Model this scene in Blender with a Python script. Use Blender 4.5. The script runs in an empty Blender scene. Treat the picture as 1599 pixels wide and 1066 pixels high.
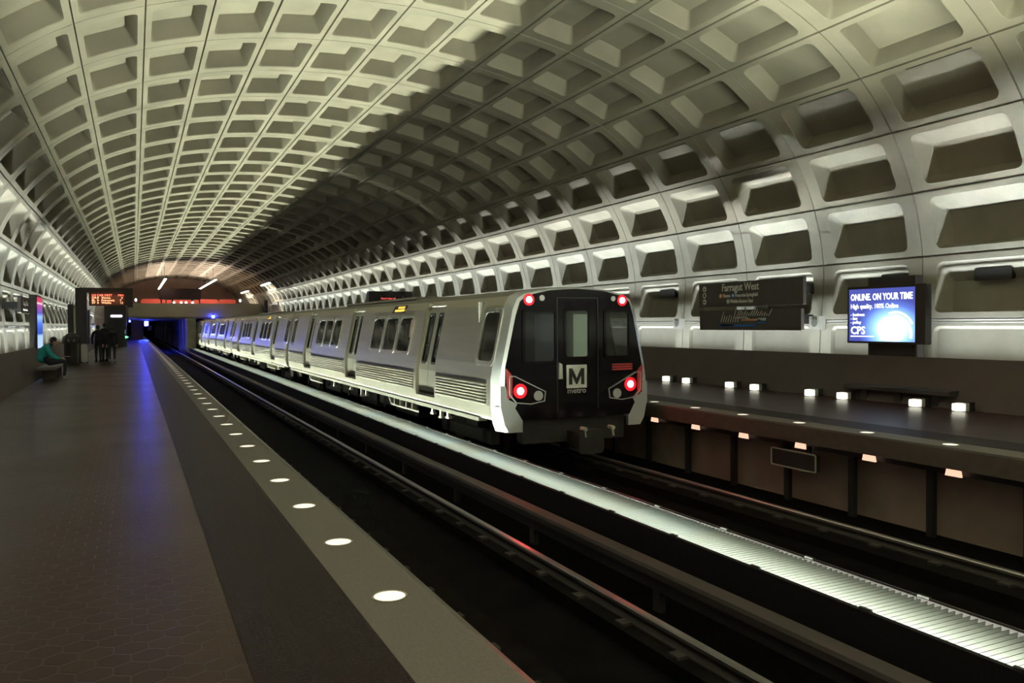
import bpy, bmesh, math, random
from mathutils import Vector, Matrix
random.seed(7)
SC = bpy.context.scene
COL = SC.collection
PI = math.pi

# ------------------------------------------------------------------ camera
FPX, YAW, PITCH, ROLL, EYE = 1263.4939, .4369, .021, -.006, 1.4752
cy_, sy_ = math.cos(YAW), math.sin(YAW)
R_ = Vector((cy_, -sy_, 0)); F_ = Vector((sy_, cy_, 0)); U_ = Vector((0, 0, 1))
F2 = F_*math.cos(PITCH) - U_*math.sin(PITCH); U2 = U_*math.cos(PITCH) + F_*math.sin(PITCH)
R3 = R_*math.cos(ROLL) + U2*math.sin(ROLL); U3 = U2*math.cos(ROLL) - R_*math.sin(ROLL)
cam = bpy.data.cameras.new('camera'); camo = bpy.data.objects.new('camera', cam); COL.objects.link(camo)
M4 = Matrix.Identity(4)
for i in range(3):
    M4[i][0] = R3[i]; M4[i][1] = U3[i]; M4[i][2] = -F2[i]
M4[2][3] = EYE
camo.matrix_world = M4
cam.sensor_width = 36; cam.lens = FPX/1599*36; cam.clip_start = .05; cam.clip_end = 600
SC.camera = camo

# ------------------------------------------------------------------ world, exposure
w = bpy.data.worlds.new('world'); SC.world = w; w.use_nodes = True
w.node_tree.nodes['Background'].inputs[0].default_value = (.55, .6, .8, 1)
w.node_tree.nodes['Background'].inputs[1].default_value = 0.0
vs = SC.view_settings
vs.view_transform = 'Standard'; vs.look = 'None'; vs.gamma = 1; vs.exposure = 0.0; vs.use_curve_mapping = False
SC.cycles.use_denoising = True
SC.cycles.max_bounces = 6; SC.cycles.diffuse_bounces = 4; SC.cycles.glossy_bounces = 3; SC.cycles.transmission_bounces = 4
SC.cycles.transparent_max_bounces = 8; SC.cycles.sample_clamp_indirect = 4
SC.cycles.use_light_tree = True

XC = 5.05           # centre line of the station
Y0, S = 15.5297, 2.4345
RING0, RING1 = -11, 54
def area(name, loc, sx, sy, power, color, rot=(0, 0, 0), spread=180):
    l = bpy.data.lights.new(name, 'AREA'); l.shape = 'RECTANGLE'; l.size = sx; l.size_y = sy
    l.energy = power; l.color = color; l.spread = math.radians(spread)
    o = bpy.data.objects.new(name, l); o.location = loc; o.rotation_euler = rot; COL.objects.link(o); return o
def point(name, loc, power, color, r=.05):
    l = bpy.data.lights.new(name, 'POINT'); l.energy = power; l.color = color; l.shadow_soft_size = r
    o = bpy.data.objects.new(name, l); o.location = loc; COL.objects.link(o); return o
# the uplights: troughs behind both parapets and the trough between the tracks
STRIP_Z = -.60
TINT = [(.86, 1, .80), (.80, .98, .92), (.92, 1, .74), (.84, 1, .84)]
k = 0; y = -10.8
while y < 146:
    L = 9.08
    P_COVE, P_MID = 330, 9000
    dim = 1 if y < 72 else .0
    dimc = 1 if y < 82 else .1
    if dimc > 0:
        area('cove_lamp', (XC+8.05, y+L/2, .12), .08, L, P_COVE*dimc, (.90, 1, .98), (PI, 0, 0), 68)
        area('cove_lamp', (XC-8.05, y+L/2, .12), .08, L, P_COVE*dimc, (.90, 1, .94), (PI, 0, 0), 68)
    if dim:
        area('track_lamp', (XC, y+L/2, STRIP_Z-.28), .10, L, P_MID, (.90, 1, .78), (PI, 0, 0), 180)
    y += L
# mezzanine lamps
for x in (2.8, 7.33):
    area('mezzanine_lamp', (x, 95.5, 6.2), .3, 23, 1100, (1, .86, .74), (PI, 0, 0), 180)
    area('mezzanine_lamp', (x, 95.5, 5.9), .3, 23, 500, (1, .66, .55), (0, 0, 0), 180)

# ------------------------------------------------------------------ helpers
def tag(o, label=None, cat=None, group=None, kind=None):
    if label: o['label'] = label
    if cat: o['category'] = cat
    if group: o['group'] = group
    if kind: o['kind'] = kind
    return o
def empty(name, loc=(0, 0, 0), rz=0, label=None, cat=None, group=None):
    o = bpy.data.objects.new(name, None); o.empty_display_size = .1
    o.location = loc; o.rotation_euler = (0, 0, rz); COL.objects.link(o)
    return tag(o, label, cat, group)
SPLIT = {'bracket', 'side_rim', 'counter', 'hanger', 'clip', 'grab_pole', 'route_bar', 'support', 'air_hose_'}
class MB:
    def __init__(s): s.v = []; s.f = []
    def add(s, vs, fs):
        n = len(s.v); s.v += [tuple(a) for a in vs]; s.f += [tuple(n+i for i in f) for f in fs]; return s
    def box(s, x0, x1, y0, y1, z0, z1):
        return s.add([(x, y, z) for x in (x0, x1) for y in (y0, y1) for z in (z0, z1)],
              [(0, 1, 3, 2), (4, 6, 7, 5), (0, 4, 5, 1), (2, 3, 7, 6), (0, 2, 6, 4), (1, 5, 7, 3)])
    def rbox(s, x0, x1, y0, y1, z0, z1, b=.01, axis='z'):
        # box with bevelled edges round one axis
        def rr(a0, a1, b0, b1):
            return [(a0+b, b0), (a1-b, b0), (a1, b0+b), (a1, b1-b), (a1-b, b1), (a0+b, b1), (a0, b1-b), (a0, b0+b)]
        if axis == 'z': return s.prism([(p[0], p[1]) for p in rr(x0, x1, y0, y1)], 'z', z0, z1)
        if axis == 'y': return s.prism([(p[0], p[1]) for p in rr(x0, x1, z0, z1)], 'y', y0, y1)
        return s.prism([(p[0], p[1]) for p in rr(y0, y1, z0, z1)], 'x', x0, x1)
    def prism(s, poly, axis, a, b):
        def mk(p, t):
            return (p[0], p[1], t) if axis == 'z' else (p[0], t, p[1]) if axis == 'y' else (t, p[0], p[1])
        n = len(poly)
        vs = [mk(p, a) for p in poly] + [mk(p, b) for p in poly]
        return s.add(vs, [tuple(range(n))[::-1], tuple(range(n, 2*n))] + [(i, (i+1) % n, n+(i+1) % n, n+i) for i in range(n)])
    def ringprism(s, outer, inner, axis, a, b):
        # frame between two outlines with the same number of points
        def mk(p, t):
            return (p[0], p[1], t) if axis == 'z' else (p[0], t, p[1]) if axis == 'y' else (t, p[0], p[1])
        n = len(outer)
        vs = [mk(p, a) for p in outer]+[mk(p, a) for p in inner]+[mk(p, b) for p in outer]+[mk(p, b) for p in inner]
        fs = []
        for i in range(n):
            j = (i+1) % n
            fs += [(i, j, n+j, n+i), (2*n+i, 3*n+i, 3*n+j, 2*n+j), (i, 2*n+i, 2*n+j, j), (n+i, n+j, 3*n+j, 3*n+i)]
        return s.add(vs, fs)
    def cyl(s, p0, p1, r0, r1=None, n=14, cap=True):
        r1 = r0 if r1 is None else r1
        p0 = Vector(p0); p1 = Vector(p1); d = (p1-p0).normalized()
        a = d.orthogonal().normalized(); b = d.cross(a)
        vs = []
        for p, r in ((p0, r0), (p1, r1)):
            for i in range(n):
                t = 2*PI*i/n; vs.append(p+a*math.cos(t)*r+b*math.sin(t)*r)
        fs = [(i, (i+1) % n, n+(i+1) % n, n+i) for i in range(n)]
        if cap: fs += [tuple(range(n))[::-1], tuple(range(n, 2*n))]
        return s.add(vs, fs)
    def lathe(s, prof, c=(0, 0), n=16):
        vs = [(c[0]+r*math.cos(2*PI*i/n), c[1]+r*math.sin(2*PI*i/n), z) for r, z in prof for i in range(n)]
        fs = [(k*n+i, k*n+(i+1) % n, (k+1)*n+(i+1) % n, (k+1)*n+i) for k in range(len(prof)-1) for i in range(n)]
        fs += [tuple(range(n))[::-1], tuple(range((len(prof)-1)*n, len(prof)*n))]
        return s.add(vs, fs)
    def mesh(s, name, smooth=None):
        me = bpy.data.meshes.new(name); me.from_pydata(s.v, [], s.f); me.update()
        bm = bmesh.new(); bm.from_mesh(me); bmesh.ops.recalc_face_normals(bm, faces=bm.faces); bm.to_mesh(me); bm.free()
        if smooth:
            me.polygons.foreach_set('use_smooth', [True]*len(me.polygons)); me.set_sharp_from_angle(angle=math.radians(smooth))
        return me
    def pieces(s):
        p = list(range(len(s.v)))
        def find(a):
            while p[a] != a: p[a] = p[p[a]]; a = p[a]
            return a
        for f in s.f:
            for q in f[1:]: p[find(q)] = find(f[0])
        out = {}
        for f in s.f: out.setdefault(find(f[0]), []).append(f)
        res = []
        for fs in out.values():
            ids = sorted({i for f in fs for i in f}); mp = {i: k for k, i in enumerate(ids)}
            b = MB(); b.v = [s.v[i] for i in ids]; b.f = [tuple(mp[i] for i in f) for f in fs]; res.append(b)
        return res
    def build(s, name, m, parent=None, smooth=None, loc=None):
        if name in SPLIT and parent is not None:
            ps = s.pieces()
            if len(ps) > 1:
                return [b.build(name, m, parent, smooth, loc) for b in ps][0]
        me = s.mesh(name, smooth); me.materials.append(m)
        o = bpy.data.objects.new(name, me); COL.objects.link(o)
        if parent: o.parent = parent
        if loc: o.location = loc
        return o
def rrect(a0, a1, b0, b1, r, n=4):
    out = []
    for cx, cz, t0 in ((a1-r, b1-r, 0), (a0+r, b1-r, 90), (a0+r, b0+r, 180), (a1-r, b0+r, 270)):
        for i in range(n+1):
            t = math.radians(t0+90*i/n); out.append((cx+r*math.cos(t), cz+r*math.sin(t)))
    return out
def copy_tree(o, parent=None):
    c = o.copy(); COL.objects.link(c); c.parent = parent
    for ch in list(o.children): copy_tree(ch, c)
    return c
FONT = None
def text(name, s, size, m, parent=None, loc=(0, 0, 0), rot=(0, 0, 0), align='LEFT', ext=.002, offset=0, sx=1.0):
    cu = bpy.data.curves.new(name, 'FONT'); cu.body = s; cu.size = size; cu.align_x = align; cu.extrude = ext; cu.offset = offset
    cu.resolution_u = 2
    t = bpy.data.objects.new('tmp', cu); COL.objects.link(t)
    dg = bpy.context.evaluated_depsgraph_get(); dg.update()
    me = bpy.data.meshes.new_from_object(t.evaluated_get(dg)); me.name = name
    bpy.data.objects.remove(t); bpy.data.curves.remove(cu)
    me.materials.clear(); me.materials.append(m)
    o = bpy.data.objects.new(name, me); COL.objects.link(o); o.scale = (sx, 1, 1)
    o.location = loc; o.rotation_euler = rot
    if parent: o.parent = parent
    return o

# ------------------------------------------------------------------ materials
def nt(m): return m.node_tree.nodes, m.node_tree.links
def mat(name, color, rough=.6, metal=0, var=.0, vscale=3, bump=0, bscale=40, spec=None, stretch=None):
    m = bpy.data.materials.new(name); m.use_nodes = True; N, L = nt(m); b = N['Principled BSDF']
    b.inputs['Base Color'].default_value = (*color, 1); b.inputs['Roughness'].default_value = rough
    b.inputs['Metallic'].default_value = metal
    if spec is not None: b.inputs['Specular IOR Level'].default_value = spec
    tc = N.new('ShaderNodeTexCoord'); mp = N.new('ShaderNodeMapping'); L.new(tc.outputs['Object'], mp.inputs[0])
    if stretch: mp.inputs['Scale'].default_value = stretch
    nz = N.new('ShaderNodeTexNoise'); nz.inputs['Scale'].default_value = vscale; nz.inputs['Detail'].default_value = 6
    L.new(mp.outputs[0], nz.inputs['Vector'])
    mx = N.new('ShaderNodeMix'); mx.data_type = 'RGBA'
    mx.inputs[6].default_value = (*[c*(1-var) for c in color], 1); mx.inputs[7].default_value = (*[min(1, c*(1+var)) for c in color], 1)
    rp = N.new('ShaderNodeMapRange'); rp.inputs[1].default_value = .3; rp.inputs[2].default_value = .7
    L.new(nz.outputs[0], rp.inputs[0]); L.new(rp.outputs[0], mx.inputs[0]); L.new(mx.outputs[2], b.inputs['Base Color'])
    if bump:
        n2 = N.new('ShaderNodeTexNoise'); n2.inputs['Scale'].default_value = bscale; n2.inputs['Detail'].default_value = 4
        L.new(mp.outputs[0], n2.inputs['Vector'])
        bp = N.new('ShaderNodeBump'); bp.inputs['Strength'].default_value = bump; bp.inputs['Distance'].default_value = .01
        L.new(n2.outputs[0], bp.inputs['Height']); L.new(bp.outputs[0], b.inputs['Normal'])
    return m
def emit(name, color, strength, base=(.8, .8, .8)):
    m = bpy.data.materials.new(name); m.use_nodes = True; N, L = nt(m); b = N['Principled BSDF']
    b.inputs['Base Color'].default_value = (*base, 1); b.inputs['Roughness'].default_value = .5
    b.inputs['Emission Color'].default_value = (*color, 1); b.inputs['Emission Strength'].default_value = strength
    return m
def glass(name, tint, alpha, rough=.05):
    m = bpy.data.materials.new(name); m.use_nodes = True; N, L = nt(m); out = N['Material Output']; b = N['Principled BSDF']
    b.inputs['Base Color'].default_value = (*[c*.15 for c in tint], 1); b.inputs['Roughness'].default_value = rough
    tr = N.new('ShaderNodeBsdfTransparent'); tr.inputs[0].default_value = (*tint, 1)
    mx = N.new('ShaderNodeMixShader'); mx.inputs[0].default_value = alpha
    L.new(tr.outputs[0], mx.inputs[1]); L.new(b.outputs[0], mx.inputs[2]); L.new(mx.outputs[0], out.inputs[0])
    return m

M = {}
M['vault'] = mat('vault_concrete', (.22, .195, .150), .85, 0, .16, .9, .25, 30)
M['wall'] = mat('wall_concrete', (.225, .21, .172), .85, 0, .12, 1.5, .2, 30)
M['parapet'] = mat('brown_concrete', (.050, .035, .032), .6, 0, .12, 2, .1, 60)
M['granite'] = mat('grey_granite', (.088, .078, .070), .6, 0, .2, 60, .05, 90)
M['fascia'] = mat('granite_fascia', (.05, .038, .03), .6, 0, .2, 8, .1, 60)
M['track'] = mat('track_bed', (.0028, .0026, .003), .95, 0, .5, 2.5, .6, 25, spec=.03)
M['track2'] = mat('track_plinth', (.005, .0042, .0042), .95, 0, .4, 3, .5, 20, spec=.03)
M['under'] = mat('under_platform_wall', (.17, .125, .10), .8, 0, .25, 1.2, .2, 20)
M['dark'] = mat('dark_steel', (.016, .016, .017), .5, .3, .2, 6)
M['rail'] = mat('rail_head', (.36, .34, .33), .30, .9, .1, 5, stretch=(8, .5, 8))
M['railside'] = mat('rail_rust', (.012, .009, .008), .85, 0, .2, 9)
M['cover'] = mat('third_rail_cover', (.022, .015, .014), .6, 0, .2, 3, stretch=(3, .6, 3))
M['bronze'] = mat('bronze_pylon', (.025, .021, .020), .45, .3, .1, 4)
M['signboard'] = mat('brown_signboard', (.055, .048, .043), .5, 0, .08, 6)
M['white'] = mat('sign_white', (.88, .90, .88), .5)
M['steel'] = mat('train_steel', (.56, .54, .47), .38, .95, .05, 2, .03, 200, stretch=(1, .2, 6))
M['steelb'] = mat('bright_steel', (.78, .78, .74), .25, .85)
M['roofst'] = mat('train_roof', (.22, .21, .19), .5, .5, .1, 3)
M['cap'] = mat('silver_paint', (.55, .57, .60), .28, .35)
M['mask'] = mat('black_mask', (.006, .005, .007), .10, 0, spec=.32)
M['black'] = mat('black_rubber', (.008, .008, .008), .6)
M['under_gear'] = mat('bogie_steel', (.02, .018, .017), .6, .4, .3, 5)
M['pipe'] = mat('conduit_steel', (.6, .6, .58), .28, .9)
M['speaker'] = mat('speaker_grey', (.36, .35, .32), .6)
M['grille'] = mat('speaker_grille', (.14, .14, .13), .6)
M['lampbox'] = mat('lamp_housing', (.30, .28, .24), .5)
M['housing'] = mat('trough_steel', (.010, .008, .009), .7, 0, spec=.1)
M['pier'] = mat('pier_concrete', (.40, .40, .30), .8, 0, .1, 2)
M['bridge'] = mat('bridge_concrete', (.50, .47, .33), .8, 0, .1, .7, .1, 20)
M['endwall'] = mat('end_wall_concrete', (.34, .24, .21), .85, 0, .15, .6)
M['redpanel'] = mat('red_panel', (.62, .10, .07), .5)
M['glass'] = glass('train_glass', (.50, .52, .50), .42)
M['darkglass'] = glass('tinted_glass', (.22, .23, .24), .55, .04)
M['interior'] = mat('car_interior', (.30, .30, .27), .7)
M['seatb'] = mat('seat_dark', (.05, .06, .09), .7)
M['pole'] = mat('grab_pole', (.55, .55, .5), .3, .8)
M['tl'] = emit('tail_lamp_red', (1, .05, .07), 110)
M['tl2'] = emit('lamp_halo_red', (1, .01, .03), .55, (.3, .01, .02))  # bloom halo of the tail lamps, put in as a dim glow
M['hl'] = mat('headlamp_clear', (.55, .55, .56), .12, .3)
M['redstrip'] = mat('red_reflector', (.45, .05, .06), .35)
M['disc'] = emit('edge_light_lens', (1, .90, .74), 1.0)
M['discr'] = mat('edge_light_ring', (.35, .32, .26), .4, .7)
M['slot'] = emit('under_edge_lens', (1, .62, .42), 1.1)
M['lamp'] = emit('wall_lamp_lens', (1, .97, .80), 2.4)
M['tube'] = emit('fluorescent_tube', (1, .95, .86), 3.0)
M['blue'] = emit('blue_lamp', (.03, .05, 1), 60)
M['teal'] = mat('teal_fabric', (.015, .29, .29), .8, 0, .2, 8, .3, 60)
M['navy'] = mat('dark_trousers', (.012, .014, .022), .85)
M['coat'] = mat('dark_coat', (.010, .010, .014), .85)
M['skin'] = mat('skin', (.42, .26, .19), .55)
M['hair'] = mat('dark_hair', (.012, .010, .009), .7)
M['shoe'] = mat('shoe_grey', (.30, .30, .32), .6)
M['paper'] = mat('pale_paper', (.7, .7, .68), .6)
M['benchd'] = mat('dark_bench', (.022, .019, .018), .6, 0, .2, 20)
M['bench'] = mat('stone_bench', (.16, .15, .14), .6, 0, .2, 20)
M['ledred'] = emit('led_red', (1, .07, .06), 1.6)
M['ledamb'] = emit('led_amber', (1, .55, .25), 1.5)
M['ledyel'] = emit('headsign_led', (1, .62, .05), 1.6)
M['greenled'] = emit('green_indicator', (.2, 1, .45), 2.5)

def hexfloor():
    m = bpy.data.materials.new('hex_tile_floor'); m.use_nodes = True; N, L = nt(m); b = N['Principled BSDF']
    tc = N.new('ShaderNodeTexCoord')
    def vm(op, a, b_=None, scal=None):
        n = N.new('ShaderNodeVectorMath'); n.operation = op
        for i, q in enumerate((a, b_)):
            if q is None: continue
            if isinstance(q, tuple): n.inputs[i].default_value = q
            else: L.new(q, n.inputs[i])
        if scal is not None: n.inputs['Scale'].default_value = scal
        return n
    def mt(op, a, b_=None):
        n = N.new('ShaderNodeMath'); n.operation = op
        for i, q in enumerate((a, b_)):
            if q is None: continue
            if isinstance(q, (int, float)): n.inputs[i].default_value = q
            else: L.new(q, n.inputs[i])
        return n.outputs[0]
    p0 = vm('MULTIPLY', tc.outputs['Object'], (7, 7, 0)).outputs[0]
    p = vm('ADD', p0, (173.2, 200, 0)).outputs[0]
    r = (1, 1.7320508, 1); h = (.5, .8660254, 0)
    a = vm('SUBTRACT', vm('MODULO', p, r).outputs[0], h).outputs[0]
    c = vm('SUBTRACT', vm('MODULO', vm('SUBTRACT', p, h).outputs[0], r).outputs[0], h).outputs[0]
    la = vm('LENGTH', vm('MULTIPLY', a, (1, 1, 0)).outputs[0]).outputs['Value']; lc = vm('LENGTH', vm('MULTIPLY', c, (1, 1, 0)).outputs[0]).outputs['Value']
    sel = mt('LESS_THAN', lc, la)
    mx = N.new('ShaderNodeMix'); mx.data_type = 'VECTOR'; L.new(sel, mx.inputs[0]); L.new(a, mx.inputs[4]); L.new(c, mx.inputs[5])
    g = vm('ABSOLUTE', mx.outputs[1]).outputs[0]
    d1 = vm('DOT_PRODUCT', g, (.5, .8660254, 0)).outputs['Value']
    sp = N.new('ShaderNodeSeparateXYZ'); L.new(g, sp.inputs[0])
    d = mt('MAXIMUM', d1, sp.outputs[0])
    edge = N.new('ShaderNodeMapRange'); edge.inputs[1].default_value = .455; edge.inputs[2].default_value = .485; L.new(d, edge.inputs[0])
    idv = vm('SUBTRACT', p, mx.outputs[1]).outputs[0]
    wn = N.new('ShaderNodeTexWhiteNoise'); wn.noise_dimensions = '2D'
    sn = vm('SNAP', vm('ADD', idv, (.01, .01, 0)).outputs[0], (.25, .4330127, 1)).outputs[0]; L.new(sn, wn.inputs['Vector'])
    cr = N.new('ShaderNodeMix'); cr.data_type = 'RGBA'; L.new(wn.outputs[0], cr.inputs[0])
    cr.inputs[6].default_value = (.030, .0115, .0072, 1); cr.inputs[7].default_value = (.039, .015, .0095, 1)
    nz = N.new('ShaderNodeTexNoise'); nz.inputs['Scale'].default_value = .7; nz.inputs['Detail'].default_value = 8; L.new(tc.outputs['Object'], nz.inputs['Vector'])
    m2 = N.new('ShaderNodeMix'); m2.data_type = 'RGBA'; m2.blend_type = 'MULTIPLY'; m2.inputs[0].default_value = .55
    L.new(cr.outputs[2], m2.inputs[6]); L.new(nz.outputs[0], m2.inputs[7])
    m3 = N.new('ShaderNodeMix'); m3.data_type = 'RGBA'; L.new(edge.outputs[0], m3.inputs[0]); L.new(m2.outputs[2], m3.inputs[6]); m3.inputs[7].default_value = (.030, .020, .017, 1)
    L.new(m3.outputs[2], b.inputs['Base Color']); b.inputs['Specular IOR Level'].default_value = .16
    ro = N.new('ShaderNodeMapRange'); ro.inputs[3].default_value = .26; ro.inputs[4].default_value = .42; L.new(nz.outputs[0], ro.inputs[0]); L.new(ro.outputs[0], b.inputs['Roughness'])
    bp = N.new('ShaderNodeBump'); bp.inputs['Strength'].default_value = .4; bp.inputs['Distance'].default_value = .004; bp.invert = True
    L.new(edge.outputs[0], bp.inputs['Height']); L.new(bp.outputs[0], b.inputs['Normal'])
    return m
M['floor'] = hexfloor()

def tactile():
    m = bpy.data.materials.new('tactile_tile'); m.use_nodes = True; N, L = nt(m); b = N['Principled BSDF']
    b.inputs['Base Color'].default_value = (.062, .045, .038, 1); b.inputs['Roughness'].default_value = .5
    tc = N.new('ShaderNodeTexCoord'); v = N.new('ShaderNodeTexVoronoi'); v.inputs['Scale'].default_value = 40; v.inputs['Randomness'].default_value = 0
    v.voronoi_dimensions = '2D'; L.new(tc.outputs['Object'], v.inputs['Vector'])
    mr = N.new('ShaderNodeMapRange'); mr.inputs[1].default_value = .22; mr.inputs[2].default_value = .38; mr.inputs[3].default_value = 1; mr.inputs[4].default_value = 0
    L.new(v.outputs['Distance'], mr.inputs[0])
    mx = N.new('ShaderNodeMix'); mx.data_type = 'RGBA'; L.new(mr.outputs[0], mx.inputs[0])
    mx.inputs[6].default_value = (.012, .0072, .0066, 1); mx.inputs[7].default_value = (.018, .011, .010, 1); L.new(mx.outputs[2], b.inputs['Base Color'])
    bp = N.new('ShaderNodeBump'); bp.inputs['Strength'].default_value = .7; bp.inputs['Distance'].default_value = .006
    L.new(mr.outputs[0], bp.inputs['Height']); L.new(bp.outputs[0], b.inputs['Normal']); b.inputs['Specular IOR Level'].default_value = .12
    return m
M['tactile'] = tactile()

# ------------------------------------------------------------------ vault
NODE = {9: (5.05, 6.32), 8: (6.27, 6.27), 7: (7.47, 6.14), 6: (8.67, 5.91), 5: (9.84, 5.57), 4: (10.95, 5.09),
        3: (11.95, 4.40), 2: (12.77, 3.50), 1: (13.33, 2.42), 0: (13.60, 1.24), -1: (13.53, .05), -2: (13.46, -1.15), -3: (13.42, -1.8)}
for j in list(NODE):
    x, z = NODE[j]; NODE[j] = (x, z+EYE)
for j in range(10, 22):
    x, z = NODE[18-j]; NODE[j] = (2*XC-x, z)
def vt(j):
    a = NODE.get(j-1, NODE[j]); b = NODE.get(j+1, NODE[j])
    if j-1 not in NODE: a = NODE[j]
    if j+1 not in NODE: b = NODE[j]
    d = Vector((b[0]-a[0], b[1]-a[1])); return d.normalized()
def vsurf(j, v, d):
    """point on the vault between node lines j and j+1, d metres outward; v may run a little past 0..1"""
    p0 = Vector(NODE[j]); p1 = Vector(NODE[j+1]); L = (p1-p0).length
    t0 = vt(j)*L; t1 = vt(j+1)*L
    h00 = 2*v**3-3*v**2+1; h10 = v**3-2*v**2+v; h01 = -2*v**3+3*v**2; h11 = v**3-v**2
    p = p0*h00+t0*h10+p1*h01+t1*h11
    dd = p0*(6*v*v-6*v)+t0*(3*v*v-4*v+1)+p1*(-6*v*v+6*v)+t1*(3*v*v-2*v)
    dd.normalize(); n = Vector((dd.y, -dd.x))      # going from right wall over the crown: outward normal
    return p+n*d
def loop_rr(u0, u1, v0, v1, r, asp, n=4, side=3):
    """rounded rectangle in (u metres, v fraction); asp = metres per unit v.  fixed number of points"""
    out = []
    rv = r/asp
    cs = [(u1-r, v1-rv, 0), (u0+r, v1-rv, 90), (u0+r, v0+rv, 180), (u1-r, v0+rv, 270)]
    for k, (cx, cv, t0) in enumerate(cs):
        for i in range(n+1):
            t = math.radians(t0+90*i/n); out.append((cx+r*math.cos(t), cv+rv*math.sin(t)))
        nx = cs[(k+1) % 4]
        if k in (1, 3):                  # along a vertical side
            a = out[-1]; bt = math.radians(nx[2]); b = (nx[0]+r*math.cos(bt), nx[1]+rv*math.sin(bt))
            for q in range(1, side+1):
                f = q/(side+1); out.append((a[0]+(b[0]-a[0])*f, a[1]+(b[1]-a[1])*f))
    return out
def loop_rect(u0, u1, v0, v1, n=4, side=3):
    """square outline with the same count as loop_rr: corner points spread along the edges"""
    out = []
    cs = [(u1, v1), (u0, v1), (u0, v0), (u1, v0)]
    du = (u1-u0)*.10; dv = (v1-v0)*.10
    ends = [((u1, v1-dv), (u1, v1), (u1-du, v1)), ((u0+du, v1), (u0, v1), (u0, v1-dv)),
            ((u0, v0+dv), (u0, v0), (u0+du, v0)), ((u1-du, v0), (u1, v0), (u1, v0+dv))]
    for k, (a, c, b) in enumerate(ends):
        h = n//2
        for i in range(n+1):
            if i <= h: f = i/h; out.append((a[0]+(c[0]-a[0])*f, a[1]+(c[1]-a[1])*f))
            else: f = (i-h)/(n-h); out.append((c[0]+(b[0]-c[0])*f, c[1]+(b[1]-c[1])*f))
        if k in (1, 3):
            a2 = out[-1]; b2 = ends[(k+1) % 4][0]
            for q in range(1, side+1):
                f = q/(side+1); out.append((a2[0]+(b2[0]-a2[0])*f, a2[1]+(b2[1]-a2[1])*f))
    return out
def panel_template(j):
    p0 = Vector(NODE[j]); p1 = Vector(NODE[j+1]); asp = (p1-p0).length
    gu, gv = .012, .020/asp
    shallow = j in (-2, 19)
    low = j in (-1, 0, 1, 16, 17, 18)
    D = .07 if shallow else .30 if low else .40
    mu, mv = .30, .125/asp               # rib half widths
    tu, tv = (.05, .05/asp) if shallow else (.16, .06/asp) if low else (.015, .08/asp)
    tw = .34/asp if low else tv          # the upper slope of the wall coffers is long
    t_lo, t_hi = (tv, tw) if j < 9 else (tw, tv)
    loops = [(loop_rect(0, S, 0, 1), .05), (loop_rect(gu*.6, S-gu*.6, gv*.6, 1-gv*.6), .05), (loop_rect(gu, S-gu, gv, 1-gv), 0.0),
             (loop_rr(mu, S-mu, mv, 1-mv, .13, asp), 0.0),
             (loop_rr(mu+.012, S-mu-.012, mv+.012/asp, 1-mv-.012/asp, .12, asp), .02),
             (loop_rr(mu+tu, S-mu-tu, mv+t_lo, 1-mv-t_hi, .05, asp), D)]
    pts = []; n = len(loops[0][0])
    for lp, d in loops:
        for u, v in lp:
            q = vsurf(j, v, d); pts.append((q.x, u, q.y))
    fs = []
    for k in range(len(loops)-1):
        for i in range(n):
            i2 = (i+1) % n; fs.append((k*n+i, k*n+i2, (k+1)*n+i2, (k+1)*n+i))
    # back face as strips so that it follows the curve
    base = (len(loops)-1)*n
    fs.append(tuple(base+i for i in range(n)))
    return pts, fs
def build_vault(name, js, m):
    V = []; F = []
    for j in js:
        pts, fs = panel_template(j)
        for rg in range(RING0, RING1):
            off = Y0+rg*S; n = len(V)
            V += [(x, y+off, z) for x, y, z in pts]; F += [tuple(n+i for i in f) for f in fs]
    me = bpy.data.meshes.new(name); me.from_pydata(V, [], F); me.update()
    me.polygons.foreach_set('use_smooth', [True]*len(me.polygons)); me.set_sharp_from_angle(angle=math.radians(28))
    me.materials.append(m); o = bpy.data.objects.new(name, me); COL.objects.link(o); o['kind'] = 'structure'
    return o
build_vault('ceiling', range(1, 17), M['vault'])
build_vault('wall_right', (-2, -1, 0), M['wall'])
build_vault('wall_left', (17, 18, 19), M['wall'])
YA, YB = Y0+RING0*S, Y0+RING1*S
sb_ = MB()
for rg in range(RING0, RING1):
    for j, v in ((2, .905), (15, .095)):
        for u0, u1 in ((.34, 1.55),):
            a = vsurf(j, v-.008, -.004); b = vsurf(j, v+.008, -.004); y_ = Y0+rg*S
            sb_.add([(a.x, y_+u0, a.y), (a.x, y_+u1, a.y), (b.x, y_+u1, b.y), (b.x, y_+u0, b.y)], [(0, 1, 2, 3)])
tag(sb_.build('trim_air_slots', M['black']), kind='structure')
# closing ends of the station
def profile_poly():
    return [NODE[j] for j in range(-2, 21)]
e = MB(); pl = profile_poly()
pl2 = [(pl[0][0]+.1, -1.5)]+[(x*1.0, z) for x, z in pl]+[(pl[-1][0]-.1, -1.5)]
e.prism(pl2, 'y', YA-.3, YA); tag(e.build('wall_back', M['wall']), kind='structure')
e = MB().box(-4.5, 1.1, YB, YB+.3, -1.5, 9).box(5.0, 14.5, YB, YB+.3, -1.5, 9).box(1.1, 5.0, YB, YB+.3, 3.6, 9); tag(e.build('wall_front', M['track2']), kind='structure')
M['tunnel'] = mat('tunnel_lining', (.20, .18, .19), .8, 0, .2, 1)
e = MB().box(4.95, 5.15, 104, 300, -1.4, 3.6)
for i in range(90): e.box(4.80, 4.96, 105+i*2.2, 105.5+i*2.2, -1.2, 3.6)
e.box(4.7, 4.96, 104, 300, 1.0, 1.12)
tag(e.build('wall_tunnel_right', M['tunnel']), kind='structure')
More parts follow.
